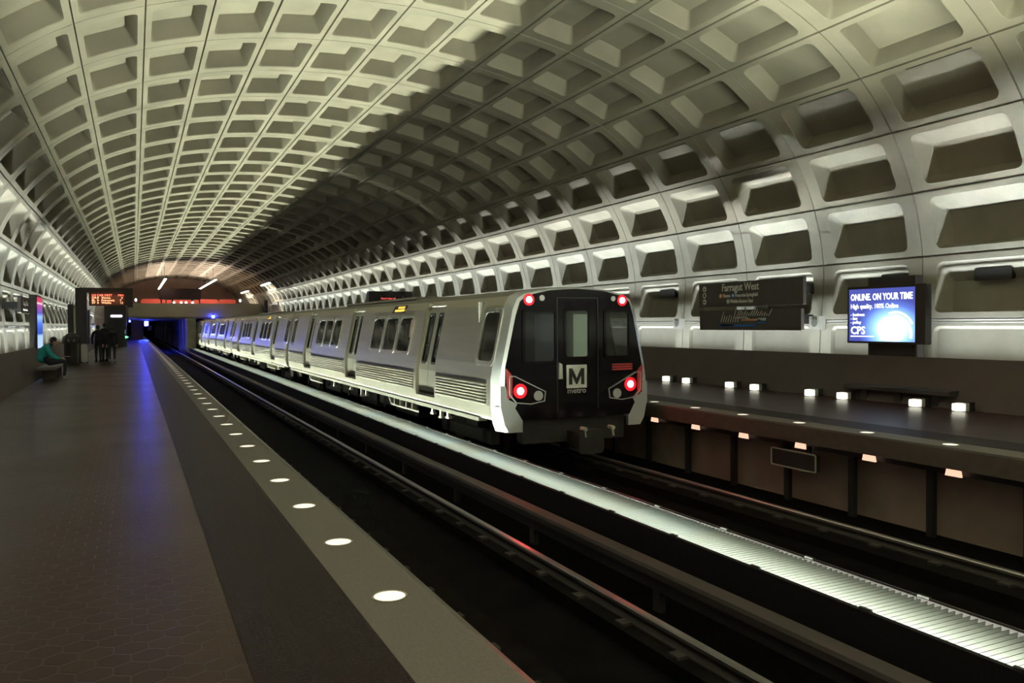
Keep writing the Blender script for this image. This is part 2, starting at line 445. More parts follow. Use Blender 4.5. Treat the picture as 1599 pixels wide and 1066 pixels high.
e = MB().box(.9, 1.1, YB, 300, -1.4, 3.6).box(.9, 5.15, 300, 300.3, -1.4, 3.6); tag(e.build('wall_tunnel_left', M['tunnel']), kind='structure')
tag(MB().box(.9, 5.15, YB, 300, 3.6, 3.7).build('ceiling_tunnel', M['tunnel']), kind='structure')
tag(MB().box(.9, 5.15, YB, 300, -1.4, -1.2).build('floor_tunnel', M['track']), kind='structure')
for i in range(7): area('tunnel_lamp', (2.0, 112+i*18, 3.3 if i > 1 else 1.9), .2, 6, 26, (.72, .70, 1), (0, math.radians(20), 0))

# ------------------------------------------------------------------ platforms
PE, PH = 3.60, 7.5                      # edge and parapet base, from the centre line
def struct(name, mb, m, smooth=None): return tag(mb.build(name, m, smooth=smooth), kind='structure')
def sxy(side, d): return XC+side*d
for side, nm in ((-1, 'left'), (1, 'right')):
    def bx(d0, d1, z0, z1, mb=None):
        a, b = sorted((sxy(side, d0), sxy(side, d1))); return (mb or MB()).box(a, b, YA, YB, z0, z1)
    struct('floor_'+nm, bx(4.62, PH+.1, -.25, 0), M['floor'])
    struct('trim_tactile_'+nm, bx(4.02, 4.62, -.25, .004), M['tactile'])
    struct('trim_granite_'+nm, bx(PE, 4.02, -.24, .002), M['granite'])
    struct('wall_under_platform_'+nm, bx(4.06, 4.3, -1.3, -.25), M['under'])
    f = MB(); a, b = PE+.0, PE+.28
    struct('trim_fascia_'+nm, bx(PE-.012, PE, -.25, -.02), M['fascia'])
    # leaning parapet
    pr = MB(); pts = [(sxy(side, 7.5), 0), (sxy(side, 7.93), .835), (sxy(side, 7.985), .835), (sxy(side, 7.985), -.25), (sxy(side, 7.5), -.25)]
    pr.prism(pts, 'y', YA, YB); struct('parapet_'+nm, pr, M['parapet'])
    tf = MB(); tf.box(*sorted((sxy(side, 8.06), sxy(side, 8.5))), YA, YB, -.30, -.24); struct('trim_cove_floor_'+nm, tf, M['wall'])
    # beam and posts under the platform edge
    b2 = MB(); b2.box(*sorted((sxy(side, 3.82), sxy(side, 4.0))), YA, 84, -.36, -.25); struct('trim_edge_beam_'+nm, b2, M['dark'])
post = MB().box(-.035, .035, -.05, .05, -1.22, -.36)
pm = post.mesh('under_platform_post')
pm.materials.append(M['dark'])
for i in range(26):
    o = bpy.data.objects.new('steel_post', pm); COL.objects.link(o); o.location = (XC+3.91, 4.44+1.2192*i, 0)
    tag(o, ('dark steel post under the far platform edge, ' + ['rightmost', 'second from the right', 'third from the right', 'fourth from the right', 'fifth from the right', 'sixth from the right'][i]) if i < 6 else 'dark steel post under the far platform edge, in the shadow behind the train', 'post', 'steel posts under the far platform edge')
# equipment box hung under the far edge
t = empty('junction_box', (XC+3.70, 9.0, -.66), 0, 'dark grey metal box with pale rim hung under the far platform edge', 'box')
MB().rbox(0, .08, -.44, .44, .0, .25, .02, 'x').build('housing', M['black'], t)
rm = MB(); rm.ringprism(rrect(-.45, .45, -.01, .26, .03), rrect(-.43, .43, .01, .24, .02), 'x', -.012, .002); rm.build('rim', M['lampbox'], t)
MB().box(.02, .07, -.3, -.24, .25, .36).box(.02, .07, .24, .3, .25, .36).build('bracket', M['dark'], t)

# round lights in the granite edges
def edge_light(side):
    t = empty('edge_light')
    ring = MB(); n = 24
    o_ = [(.098*math.cos(2*PI*i/n), .098*math.sin(2*PI*i/n)) for i in range(n)]; i_ = [(.086*math.cos(2*PI*i/n), .086*math.sin(2*PI*i/n)) for i in range(n)]
    ring.ringprism(o_, i_, 'z', -.01, .006); ring.build('ring', M['discr'], t)
    MB().lathe([(.087, -.01), (.087, .003), (.05, .006)], n=24).build('lens', M['disc'], t)
    return t
protoL = edge_light(-1)
protoR = edge_light(1)
sl = MB().add([(0, -.105, -.36), (0, .105, -.36), (0, .085, -.27), (0, -.085, -.27), (.03, -.105, -.36), (.03, .105, -.36), (.03, .085, -.27), (.03, -.085, -.27)],
     [(0, 1, 2, 3), (4, 7, 6, 5), (0, 4, 5, 1), (2, 6, 7, 3), (0, 3, 7, 4), (1, 5, 6, 2)])
sl.build('under_lens', M['slot'], protoR, loc=(.015-.04, 0, 0))
protoR.children[-1].location = (-.075, -.09, 0)
yl = 4.2456
ORD = ['nearest', 'second nearest', 'third nearest', 'fourth nearest', 'fifth nearest', 'sixth nearest', 'seventh nearest', 'eighth nearest', 'ninth nearest', 'tenth nearest']
for i in range(66):
    o = protoL if i == 0 else copy_tree(protoL)
    o.location = (1.239, yl+1.2192*i, 0)
    tag(o, ('round white light in the near platform edge, ' + ORD[i] + ' to the viewer') if i < len(ORD) else 'small distant round light in the granite edge of the near platform', 'light', 'round lights along the near platform edge')
for i in range(22):
    o = protoR if i == 0 else copy_tree(protoR)
    o.location = (2*XC-1.239, 6.553+1.2192*i, 0)
    tag(o, ('round white light in the far platform edge, ' + ORD[i].replace('nearest', 'from the right').replace('second from', 'second from') if i else 'rightmost round white light in the far platform edge') if i < 6 else 'round light in the far platform edge hidden beyond the train tail', 'light', 'round lights along the far platform edge')

# cube lamps at the foot of the far parapet
def foot_lamp():
    t = empty('parapet_lamp')
    MB().rbox(0, .10, -.10, .10, .03, .17, .012, 'x').build('housing', M['lampbox'], t)
    MB().rbox(-.10, 0, -.085, .085, .04, .16, .012, 'x').build('lens', M['lamp'], t)
    MB().box(.08, .2, -.11, .11, .02, .18).build('bracket', M['dark'], t)
    return t
fl = foot_lamp()
names = ['rightmost', 'second from the right', 'third from the right', 'fourth from the right', 'fifth from the right', 'sixth from the right', 'seventh from the right', 'eighth from the right']
ys = []
for kk in range(4): ys += [8.93+2.42*kk, 8.93+.82+2.42*kk]
for i, yy in enumerate(ys):
    o = fl if i == 0 else copy_tree(fl)
    o.location = (12.32, yy, -.028)
    tag(o, 'small glowing white box lamp at the foot of the far parapet, %s' % names[i], 'lamp', 'box lamps along the far parapet')

# stone benches against the parapets
def bench(name, loc, L, label, h=.46):
    t = empty(name, loc, 0, label, 'bench')
    MB().rbox(-.24, .24, -L/2, L/2, h-.08, h, .02, 'y').build('seat', M['bench'], t)
    for q in (-L*.33, 0, L*.33): MB().box(-.14, .2, q-.09, q+.09, 0, h-.08).build('leg', M['parapet'], t)
    return t
t = empty('stone_bench', (12.62, 10.35, 0), 0, 'low dark stone bench along the foot of the far parapet under the screen', 'bench')
MB().rbox(-.17, .10, -1.12, 1.12, .20, .30, .02, 'y').build('seat', M['benchd'], t)
for q in (-.75, 0, .75): MB().box(-.06, .04, q-.07, q+.07, 0, .20).build('leg', M['benchd'], t)
bench('stone_bench', (-2.22, 27.3, 0), 2.8, 'low grey stone bench against the near parapet under the seated person', .36)

# ------------------------------------------------------------------ trackway
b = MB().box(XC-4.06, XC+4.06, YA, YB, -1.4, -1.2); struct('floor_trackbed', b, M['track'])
b = MB()
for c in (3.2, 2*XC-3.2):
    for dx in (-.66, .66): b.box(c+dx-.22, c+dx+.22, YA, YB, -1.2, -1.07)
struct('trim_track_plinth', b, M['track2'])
def rail(x, label):
    t = empty('running_rail', (x, 0, 0), 0, label, 'rail', 'running rails')
    r = MB(); r.prism([(-.06, -1.07), (.06, -1.07), (.06, -1.055), (.012, -1.03), (.012, -.985), (-.012, -.985), (-.012, -1.03), (-.06, -1.055)], 'y', YA, YB); r.build('foot', M['railside'], t)
    r = MB(); r.prism([(-.036, -.985), (.036, -.985), (.036, -.958), (.026, -.945), (-.026, -.945), (-.036, -.958)], 'y', YA, YB); r.build('head', M['rail'], t)
rail(3.84, 'shiny running rail of the empty track, the one catching a red glint')
rail(2.40, 'running rail of the empty track tucked under the near platform edge')
rail(6.26, 'running rail under the near side of the train')
rail(7.70, 'dark running rail of the train track nearer the far platform')
fa = MB()
for i in range(64):
    for x in (3.84, 2.40, 6.26, 7.70): fa.box(x-.16, x-.066, .4+i*.76, .52+i*.76, -1.07, -1.045).box(x+.066, x+.16, .4+i*.76, .52+i*.76, -1.07, -1.045)
tag(fa.build('rail_fastener', M['railside']), 'rusty plates fixing the rails to the track bed', 'rail fastening', kind='stuff')
for sgn, nm in ((-1, 'of the empty track beside the bright louvre strip'), (1, 'of the train track beside the bright louvre strip')):
    x = XC+sgn*.66
    t = empty('third_rail', (x, 0, 0), 0, 'third rail with flat brown cover board '+nm, 'rail', 'covered third rails')
    c = MB(); c.prism([(-.10, -.80), (-.085, -.77), (.085, -.77), (.10, -.80), (.10, -.86), (.088, -.86), (.088, -.80), (-.088, -.80), (-.088, -.86), (-.10, -.86)], 'y', YA, 88); c.build('cover_board', M['cover'], t)
    c = MB(); c.box(-.04, .04, YA, 88, -1.0, -.88); c.build('power_rail', M['railside'], t)
    c = MB().box(-.03, .03, -.06, .06, -1.2, -1.0); im = c.mesh('insulator'); im.materials.append(M['railside'])
    for i in range(20):
        o = bpy.data.objects.new('insulator', im); COL.objects.link(o); o.parent = t; o.location = (0, 1+i*2.6, 0)

# lighting trough between the tracks
tr = MB().box(XC-.33, XC-.292, YA, 84, -1.2, STRIP_Z-.0).box(XC+.292, XC+.33, YA, 84, -1.2, STRIP_Z-.0).box(XC-.33, XC+.33, YA, 84, -1.2, -.98)
struct('trim_light_trough', tr, M['housing'])
LV = [mat('louvre_'+n, tuple(q*a for q in c), .6) for n, c, a in (('cool', (.80, 1, 1.), .012), ('warm', (.95, 1, .78), .0115), ('dim', (.88, .92, .70), .0075), ('blue', (.64, .92, 1.1), .0145))]  # differing tint and brightness of the tube light, put into the blade colours
def louvre(m, pitch, L, name='louvre_light'):
    t = empty(name)
    b = MB(); n = int(L/pitch); q = -.016
    for i in range(n):
        y = .035+i*pitch
        # a thin leaning blade across the trough
        b.add([(-.285, y, -.205), (-.285, y+.006, -.205), (.285, y, -.205), (.285, y+.006, -.205),
               (-.285, y+q, -.008), (-.285, y+q+.006, -.008), (.285, y+q, -.008), (.285, y+q+.006, -.008)],
              [(0, 1, 3, 2), (4, 6, 7, 5), (0, 4, 5, 1), (2, 3, 7, 6), (0, 2, 6, 4), (1, 5, 7, 3)])
    b.build('blade', m, t)
    MB().box(-.292, -.285, 0, L-.01, -.2, 0).box(.285, .292, 0, L-.01, -.2, 0).build('side_rim', M['housing'], t)
    for x in (-.306, .306): MB().rbox(x-.014, x+.014, L-.10, L-.0, -.012, .02, .004, 'y').build('latch', M['black'], t)
    return t
L1 = 1.1365
protos = [louvre(m, .0568, L1) for m in LV]
for i in range(71):
    kf = [1, 1, 1, 1, 1, 0, 2, 0, 0, 3, 2, 3, 3, 1, 2, 3, 1, 2, 0, 2, 1, 2, 3, 1][i % 24] if i < 24 else random.choice((0, 1, 2, 1, 3))
    if i < 4: o = protos[i] if False else copy_tree(protos[kf])
    else: o = copy_tree(protos[kf])
    o.location = (XC, .85+L1*i-.04, STRIP_Z)
    tag(o, ('white louvred light section between the tracks, ' + ORD[i] + ' to the viewer') if i < 10 else 'distant white louvred light section between the tracks', 'light', 'louvred lights between the tracks')
for p in protos:
    for ch in list(p.children): bpy.data.objects.remove(ch)
    bpy.data.objects.remove(p)

# wall conduit and loudspeakers
for side, nm in ((1, 'far'), (-1, 'near')):
    x = XC+side*8.38
    t = empty('conduit_pipe', (x, 0, 1.50), 0, 'thin shiny double pipe running along the %s wall' % nm, 'pipe')
    c = MB(); c.cyl((0, YA+.1, .02), (0, 84, .02), .016, n=10); c.build('upper_pipe', M['pipe'], t, 40)
    c = MB(); c.cyl((0, YA+.1, -.03), (0, 84, -.03), .012, n=10); c.build('lower_pipe', M['pipe'], t, 40)
    c = MB()
    for rg in range(-6, 28): c.box(min(0, side*.1)-.004, max(0, side*.1)+.004, Y0+rg*S-.03, Y0+rg*S+.03, -.05, .045)
    c.build('clip', M['dark'], t)
sp_list = [(1, 12.99, 'on the far wall between the station sign and the screen'), (1, 17.86, 'on the far wall left of the station sign, beside the train tail'),
           (-1, 32.4, 'on the near side wall left of the small station sign'), (-1, 37.3, 'on the near side wall behind the small station sign')]
for side, yy, lb in sp_list:
    t = empty('loudspeaker', (XC+side*8.3, yy, 1.47), 0, 'small grey loudspeaker '+lb, 'speaker')
    a, b2 = sorted((-side*.12, side*.05))
    MB().prism([(-.15, -.14), (.15, -.14), (.15, .14), (-.15, .14)], 'x', a, b2).build('housing', M['speaker'], t)
    g = MB(); g.cyl((-side*.118, 0, 0), (-side*.128, 0, 0), .085, n=20); g.build('grille', M['grille'], t)
# dark vents in the wall coffers
for rg, lb in ((-3, 'right of the screen'), (-2, 'above the screen'), (1, 'beside the train tail')):
    yc = Y0+(rg+.5)*S-.1
    if rg == -3: yc = 9.35
    if rg == -2: yc = 11.35
    if rg == 1: yc = 18.95
    x = XC+8.70; z = 2.32
    t = empty('wall_vent', (x, yc, z), 0, 'small dark rectangular vent in the coffer '+lb, 'vent')
    MB().rbox(-.02, .10, -.33, .33, -.10, .10, .02, 'x').build('opening', M['black'], t)
    fr = MB(); fr.ringprism(rrect(-.345, .345, -.115, .115, .03), rrect(-.325, .325, -.095, .095, .02), 'x', -.03, -.015); fr.build('frame', M['bronze'], t)

# ------------------------------------------------------------------ signs on the far wall
RX = (PI/2, 0, -PI/2)         # text facing -X, reading towards -Y
t = empty('station_sign', (13.02, 14.85, 2.0), 0, 'long brown station name sign with white lettering on the far wall', 'sign')
MB().rbox(0, .09, -1.75, 1.78, -.13, .46, .01, 'x').build('panel', M['signboard'], t)
text('station_name', 'Farragut West', .255, M['white'], t, (-.004, .90, .25), RX, 'LEFT', .003, .005, sx=.86)
text('lettering', 'Vienna', .125, M['white'], t, (-.004, .86, .10), RX, 'LEFT', .003, .002, sx=.80)
text('lettering', 'Franconia-Springfield', .125, M['white'], t, (-.004, .42, .10), RX, 'LEFT', .003, .002, sx=.74)
text('lettering', 'Wiehle-Reston East', .125, M['white'], t, (-.004, .60, -.04), RX, 'LEFT', .003, .002, sx=.80)
M['or_'] = mat('orange_dot', (.75, .16, .03), .5); M['bl_'] = mat('blue_dot', (.03, .16, .60), .5); M['si_'] = mat('silver_dot', (.45, .45, .45), .5)
for yy, zz, m, n in ((.94, .14, 'or_', 'line_dot'), (.49, .14, 'bl_', 'line_dot'), (.67, -.0, 'si_', 'line_dot')):
    g = MB(); g.cyl((-.006, yy, zz), (.001, yy, zz), .062, n=20); d = g.build(n, M[m], t)
    g = MB(); g.cyl((-.009, yy, zz), (-.006, yy, zz), .034, n=16); g.build('dot_letter', M['white'], d)
for zz in (.33, .17, .01):
    g = MB(); g.cyl((-.006, 1.56, zz), (.001, 1.56, zz), .070, n=22); p = g.build('pictogram', M['white'], t)
    h = MB()
    if zz == .01: h.box(-.010, -.006, 1.52, 1.60, zz-.010, zz+.010).add([(-.008, 1.615, zz), (-.008, 1.57, zz+.04), (-.008, 1.57, zz-.04), (-.006, 1.615, zz), (-.006, 1.57, zz+.04), (-.006, 1.57, zz-.04)], [(0, 1, 2), (3, 5, 4), (0, 3, 4, 1), (1, 4, 5, 2), (2, 5, 3, 0)])
    elif zz == .17: h.box(-.010, -.006, 1.53, 1.59, zz-.04, zz+.04)
    else: h.box(-.010, -.006, 1.548, 1.572, zz-.04, zz+.015).box(-.010, -.006, 1.528, 1.592, zz-.012, zz+.004)
    h.build('symbol', M['signboard'], p)
MB().box(.09, .4, -1.66, -1.5, .1, .32).box(.09, .4, 1.4, 1.55, .1, .32).build('bracket', M['black'], t)
t = empty('line_map_sign', (13.00, 14.85, 1.55), 0, 'brown line map board with coloured route lines under the station name', 'sign')
MB().rbox(0, .09, -1.71, 1.73, -.24, .24, .01, 'x').build('panel', M['signboard'], t)
def bar(pts, wd, m, nm, x=-.004):
    b = MB()
    for (y0, z0), (y1, z1) in zip(pts, pts[1:]):
        d = Vector((y1-y0, z1-z0)).normalized()*wd/2; n = Vector((-d.y, d.x))
        b.add([(x, y0-d.x+n.x, z0-d.y+n.y), (x, y0-d.x-n.x, z0-d.y-n.y), (x, y1+d.x-n.x, z1+d.y-n.y), (x, y1+d.x+n.x, z1+d.y+n.y),
               (0, y0-d.x+n.x, z0-d.y+n.y), (0, y0-d.x-n.x, z0-d.y-n.y), (0, y1+d.x-n.x, z1+d.y-n.y), (0, y1+d.x+n.x, z1+d.y+n.y)],
              [(0, 3, 2, 1), (4, 5, 6, 7), (0, 1, 5, 4), (2, 3, 7, 6), (1, 2, 6, 5), (0, 4, 7, 3)])
    return b.build(nm, m, t)
M['mapblue'] = mat('map_blue', (.03, .13, .42), .5); M['mappale'] = mat('map_pale', (.45, .55, .62), .5); M['mapor'] = mat('map_orange', (.62, .30, .16), .5)
M['mapsil'] = mat('map_silver', (.42, .44, .42), .5); M['mapgrn'] = mat('map_green', (.40, .48, .20), .5)
bar([(.98, -.13), (-.28, -.13), (-.36, -.05), (-.62, -.05)], .055, M['mapblue'], 'route_line')
bar([(.88, -.125), (.48, -.125)], .04, M['mapgrn'], 'route_line')
bar([(.38, .055), (.02, .055), (-.10, .01)], .04, M['mapsil'], 'route_line')
bar([(.16, -.0), (-.45, -.0)], .04, M['mapor'], 'route_line')
bar([(-.42, .0), (-.60, .0)], .085, M['mappale'], 'route_line')
nb = MB()
for i in range(8):
    y = .92-i*.085; l = (.26, .16, .14, .18, .15, .30, .12, .13)[i]
    nb.prism([(y, -.05), (y-.016, -.05), (y-.016-l*.42, -.05+l), (y-l*.42, -.05+l)], 'x', -.004, 0)
for i in range(15):
    y = .34-i*.076; l = (.32, .22, .16, .2, .14, .12, .22, .28, .26, .15, .2, .12, .14, .08, .26)[i]
    nb.prism([(y, .09), (y-.016, .09), (y-.016-l*.42, .09+l*.6), (y-l*.42, .09+l*.6)], 'x', -.004, 0)
nb.build('station_names', M['white'], t)
MB().box(.09, .4, -1.66, -1.5, -.1, .1).box(.09, .4, 1.4, 1.55, -.1, .1).build('bracket', M['black'], t)

# advertising screen on a dark pylon
def screen_mat():
    m = bpy.data.materials.new('lit_screen'); m.use_nodes = True; N, L = nt(m); b = N['Principled BSDF']
    b.inputs['Base Color'].default_value = (.02, .02, .03, 1); b.inputs['Roughness'].default_value = .3
    tc = N.new('ShaderNodeTexCoord'); v = N.new('ShaderNodeVectorMath'); v.operation = 'SUBTRACT'; L.new(tc.outputs['Object'], v.inputs[0]); v.inputs[1].default_value = (0, -.16, -.27)
    v2 = N.new('ShaderNodeVectorMath'); v2.operation = 'MULTIPLY'; L.new(v.outputs[0], v2.inputs[0]); v2.inputs[1].default_value = (0, 1.25, 1.75)
    ln = N.new('ShaderNodeVectorMath'); ln.operation = 'LENGTH'; L.new(v2.outputs[0], ln.inputs[0])
    cr = N.new('ShaderNodeValToRGB'); L.new(ln.outputs['Value'], cr.inputs[0]); E_ = cr.color_ramp.elements
    E_[0].position = .12; E_[0].color = (2.2, 2.4, 2.6, 1); E_[1].position = 1.05; E_[1].color = (.07, .09, .42, 1)
    q = cr.color_ramp.elements.new(.5); q.color = (.42, .85, 1.3, 1); q = cr.color_ramp.elements.new(.8); q.color = (.13, .22, .75, 1)
    L.new(cr.outputs[0], b.inputs['Emission Color']); b.inputs['Emission Strength'].default_value = 1.15
    return m
t = empty('advertising_screen', (12.86, 10.87, 1.62), 0, 'bright blue and white advertising screen on a dark pylon behind the far parapet', 'screen')
MB().rbox(0, .14, -.87, .87, -.55, .55, .015, 'x').build('housing', M['bronze'], t)
MB().box(-.012, 0, -.66, .84, -.51, .50).build('display', screen_mat(), t)
MB().box(-.02, 0, -.87, -.66, -.55, .55).box(-.02, 0, .84, .87, -.55, .55).box(-.02, 0, -.66, .84, .50, .55).box(-.02, 0, -.66, .84, -.55, -.51).build('bezel', M['bronze'], t)
M['scrw'] = emit('screen_white', (.92, .96, 1), 2.2)
text('headline', 'ONLINE. ON YOUR TIME', .175, M['scrw'], t, (-.014, .80, .285), RX, 'LEFT', .001, .004, sx=.72)
text('subline', 'High quality. 100% Online', .125, M['scrw'], t, (-.014, .80, .125), RX, 'LEFT', .001, .001, sx=.84)
for q in range(3):
    text('bullet_text', ('- business', '- law', '- policy')[q], .085, M['scrw'], t, (-.014, .80, -.02-.075*q), RX, 'LEFT', .001, .001)
text('logo_letter', 'CPS', .21, M['scrw'], t, (-.014, .80, -.37), RX, 'LEFT', .001, .004)
MB().box(-.015, -.012, .25, .80, -.425, -.405).build('underline', M['scrw'], t)
def dialseg(mb, a0, a1, r0, r1):
    q = [(-.0155, -.24-math.cos(a)*r, -.37+math.sin(a)*r) for a, r in ((a0, r1), (a1, r1), (a1, r0), (a0, r0))]
    if all(-.655 < p[1] < .83 and p[2] > -.505 for p in q): mb.add(q, [(0, 1, 2, 3)])
dd = MB(); d2 = MB()
for i in range(26): dialseg(dd, math.radians(28+i*3.2), math.radians(28+(i+1)*3.2), .39, .43)
for i in range(52):
    a0 = math.radians(-12+i*4.2)
    if a0 < math.radians(100) or a0 > math.radians(150): dialseg(d2, a0, a0+.03, .30, .365)
dd.build('dial_arc', M['scrw'], t); d2.build('dial_ticks', M['scrw'], t)
MB().rbox(.14, .34, -.56, .53, -1.5, .72, .02, 'z').build('pylon', M['bronze'], t)

# ------------------------------------------------------------------ train
TX, TY = 6.93, 12.22
CARL, CARP = 20.0, 20.3
PROF = [(1.40, -.16), (1.47, -.10), (1.50, .10), (1.50, .55), (1.455, .80), (1.24, 1.80), (1.15, 1.96), (1.0, 2.03), (.55, 2.10), (0, 2.13)]
def px_(z):
    for (x0, z0), (x1, z1) in zip(PROF, PROF[1:]):
        if z0 <= z <= z1: return x0+(x1-x0)*(z-z0)/(z1-z0)
    return PROF[0][0] if z < PROF[0][1] else 0
def sidept(s, y, z, d=0):
    """a point on the train side s at local y,z; d metres outwards"""
    e_ = .02; a = px_(max(-.15, z-e_)); b = px_(min(2.1, z+e_)); n = Vector((2*e_, a-b)).normalized()
    return (s*(px_(z)+n.x*d), y, z+n.y*d)
WIN = [(.30, 1.00, .82, 1.72), (19.0, 19.7, .82, 1.72)]
for g0 in (4.98, 11.80):
    for q in range(3): WIN.append((g0+q*1.13, g0+.98+q*1.13, .86, 1.66))
DOOR = [(3.12, 4.30), (9.48, 10.70), (15.72, 16.90)]
DZ0, DZ1 = .02, 1.87
def car_side(s):
    ys = sorted(set([.28, CARL]+[a for w_ in WIN for a in w_[:2]]+[a for d in DOOR for a in d]))
    zs = sorted(set([p[1] for p in PROF[:7]]+[.82, .86, 1.66, 1.72, DZ0, DZ1]))
    def hole(y, z):
        for a, b, c, d in WIN:
            if a < y < b and c < z < d: return True
        for a, b in DOOR:
            if a < y < b and DZ0 < z < DZ1: return True
        return False
    b = MB()
    for y0, y1 in zip(ys, ys[1:]):
        for z0, z1 in zip(zs, zs[1:]):
            if hole((y0+y1)/2, (z0+z1)/2): continue
            b.add([sidept(s, y0, z0), sidept(s, y1, z0), sidept(s, y1, z1), sidept(s, y0, z1)], [(0, 1, 2, 3)])
    return b
def patch(s, outline, d, inner=None, d2=None):
    """plate following the side; outline in (y,z)"""
    b = MB(); n = len(outline)
    if inner is None:
        b.add([sidept(s, y, z, d) for y, z in outline], [tuple(range(n))])
    else:
        v = [sidept(s, y, z, d) for y, z in outline]+[sidept(s, y, z, d) for y, z in inner]+[sidept(s, y, z, d2) for y, z in outline]+[sidept(s, y, z, d2) for y, z in inner]
        f = []
        for i in range(n):
            j = (i+1) % n; f += [(i, j, n+j, n+i), (i, 2*n+i, 2*n+j, j), (n+i, n+j, 3*n+j, 3*n+i)]
        b.add(v, f)
    return b
def rr_side(a, b, c, d, r, extra=3):
    """rounded rect in (y,z) with extra points on the upright sides so it can follow the profile"""
    out = []
    base = rrect(a, b, c, d, r)
    for i, p in enumerate(base):
        out.append(p); q = base[(i+1) % len(base)]
        if abs(p[0]-q[0]) < 1e-6 and abs(p[1]-q[1]) > .2:
            for k in range(1, extra+1): out.append((p[0], p[1]+(q[1]-p[1])*k/(extra+1)))
    return out
def make_car(first):
    t = empty('train_car')
    body = MB()
    for s in (-1, 1):
        cs = car_side(s); body.add(cs.v, cs.f)
    # roof, ends, floor
    roof = MB(); rp = [(x, z) for x, z in PROF[6:]]; full = [(-x, z) for x, z in rp]+[(x, z) for x, z in rp[::-1][1:]]
    n = len(full); y0, y1 = (.28, CARL)
    roof.add([(x, y0, z) for x, z in full]+[(x, y1, z) for x, z in full], [(i, i+1, n+i+1, n+i) for i in range(n-1)])
    roof.rbox(-.75, .75, 6.5, 13.5, 2.05, 2.16, .05, 'y')
    roof.build('roof', M['roofst'], t)
    allp = [(-x, z) for x, z in PROF[::-1]][::1]
    allp = [(x, z) for x, z in PROF]+[(-x, z) for x, z in PROF[::-1][1:]]
    for yy in ([CARL] if first else [.28, CARL]):
        body.add([(x, yy, z) for x, z in allp], [tuple(range(len(allp)))])
    body.add([(-1.4, .28, -.16), (1.4, .28, -.16), (1.4, CARL, -.16), (-1.4, CARL, -.16)], [(0, 1, 2, 3)])
    body.build('body', M['steel'], t)
    inn = MB().box(-1.38, 1.38, .5 if first else .4, CARL-.2, -.10, .05).box(-1.05, 1.05, .5, CARL-.2, 1.86, 1.9)
    if True: inn.box(-1.2, -.5, 1.35, 1.42, .05, 1.86).box(.5, 1.2, 1.35, 1.42, .05, 1.86)
    ii = inn.build('cabin_lining', M['interior'], t)
    st = MB()
    for yy in (5.3, 6.3, 7.3, 12.0, 13.0, 14.0, 1.9, 2.5, 17.5, 18.3):
        for s in (-1, 1): st.box(min(s*.55, s*1.35), max(s*.55, s*1.35), yy, yy+.42, .05, .42).box(min(s*.55, s*1.3), max(s*.55, s*1.3), yy+.34, yy+.42, .42, .98)
    st.build('passenger_seats', M['seatb'], t)
    pp = MB()
    for yy in (3.0, 4.4, 9.4, 10.8, 15.6, 17.0):
        for x in (-.6, .6): pp.cyl((x, yy, .05), (x, yy, 1.86), .018, n=8, cap=False)
    pp.build('grab_pole', M['pole'], t)
    for s in (-1, 1):
        for (a, b, c, d) in WIN:
            fr = patch(s, rr_side(a-.05, b+.05, c-.05, d+.05, .12), .012, rr_side(a+.03, b-.03, c+.03, d-.03, .10), -.01).build('window_frame', M['steelb'], t, 40)
            g = patch(s, rr_side(a, b, c, d, .06), -.015).build('window_pane', M['glass'], fr)
        for (a, b) in DOOR:
            m_ = (a+b)/2
            for (e0, e1) in ((a, m_), (m_, b)):
                rec = -.075
                leaf = MB(); zs = [DZ0, .10, .55, .72]
                w0, w1, zw0, zw1 = e0+.13, e1-.13, .70, 1.72
                ysg = [e0+.004, w0, w1, e1-.004]; zsg = [DZ0, .10, .30, .55, .70, .80, 1.2, 1.55, zw1, 1.80, DZ1]
                for p0, p1 in zip(ysg, ysg[1:]):
                    for q0, q1 in zip(zsg, zsg[1:]):
                        if abs(p0-w0) < 1e-6 and zw0-1e-6 <= q0 and q1 <= zw1+1e-6: continue
                        leaf.add([sidept(s, p0, q0, rec), sidept(s, p1, q0, rec), sidept(s, p1, q1, rec), sidept(s, p0, q1, rec)], [(0, 1, 2, 3)])
                # reveal of the outer jamb
                yj = a if e0 == a else b
                for q0, q1 in zip(zsg, zsg[1:]):
                    leaf.add([sidept(s, yj, q0, rec), sidept(s, yj, q1, rec), sidept(s, yj, q1, 0), sidept(s, yj, q0, 0)], [(0, 1, 2, 3)])
                lf = leaf.build('door_leaf', M['steel'], t)
                patch(s, rr_side(w0, w1, zw0, zw1, .05, 5), rec-.012).build('window_pane', M['darkglass'], lf)
                fr = patch(s, rr_side(w0-.02, w1+.02, zw0-.02, zw1+.02, .07, 5), rec+.008, rr_side(w0+.025, w1-.025, zw0+.025, zw1-.025, .06, 5), rec-.01)
                fr.build('window_seal', M['black'], lf)
            h = MB(); h.add([sidept(s, a, DZ1, -.075), sidept(s, b, DZ1, -.075), sidept(s, b, DZ1, .0), sidept(s, a, DZ1, .0)], [(0, 1, 2, 3)])
            h.add([sidept(s, a, DZ0, -.075), sidept(s, b, DZ0, -.075), sidept(s, b, DZ0, .02), sidept(s, a, DZ0, .02)], [(0, 1, 2, 3)])
            h.build('door_threshold', M['steelb'], t)
            sh = MB(); sh.add([sidept(s, a+.02, .03, -.070), sidept(s, b-.02, .03, -.070), sidept(s, b-.02, .10, -.070), sidept(s, a+.02, .10, -.070)], [(0, 1, 2, 3)]); sh.build('door_sill_shoe', M['black'], t)
            # bright round-cornered pocket lamp over each door
            lp = MB(); yq = b-.1
            lp.add([sidept(s, y_, z_, .015) for y_, z_ in rrect(yq-.22, yq+.10, 1.84, 1.93, .04)], [tuple(range(20))]); lp.build('door_lamp', M['steelb'], t)
        rz = [.10, .155, .21, .265, .32, .375, .43]
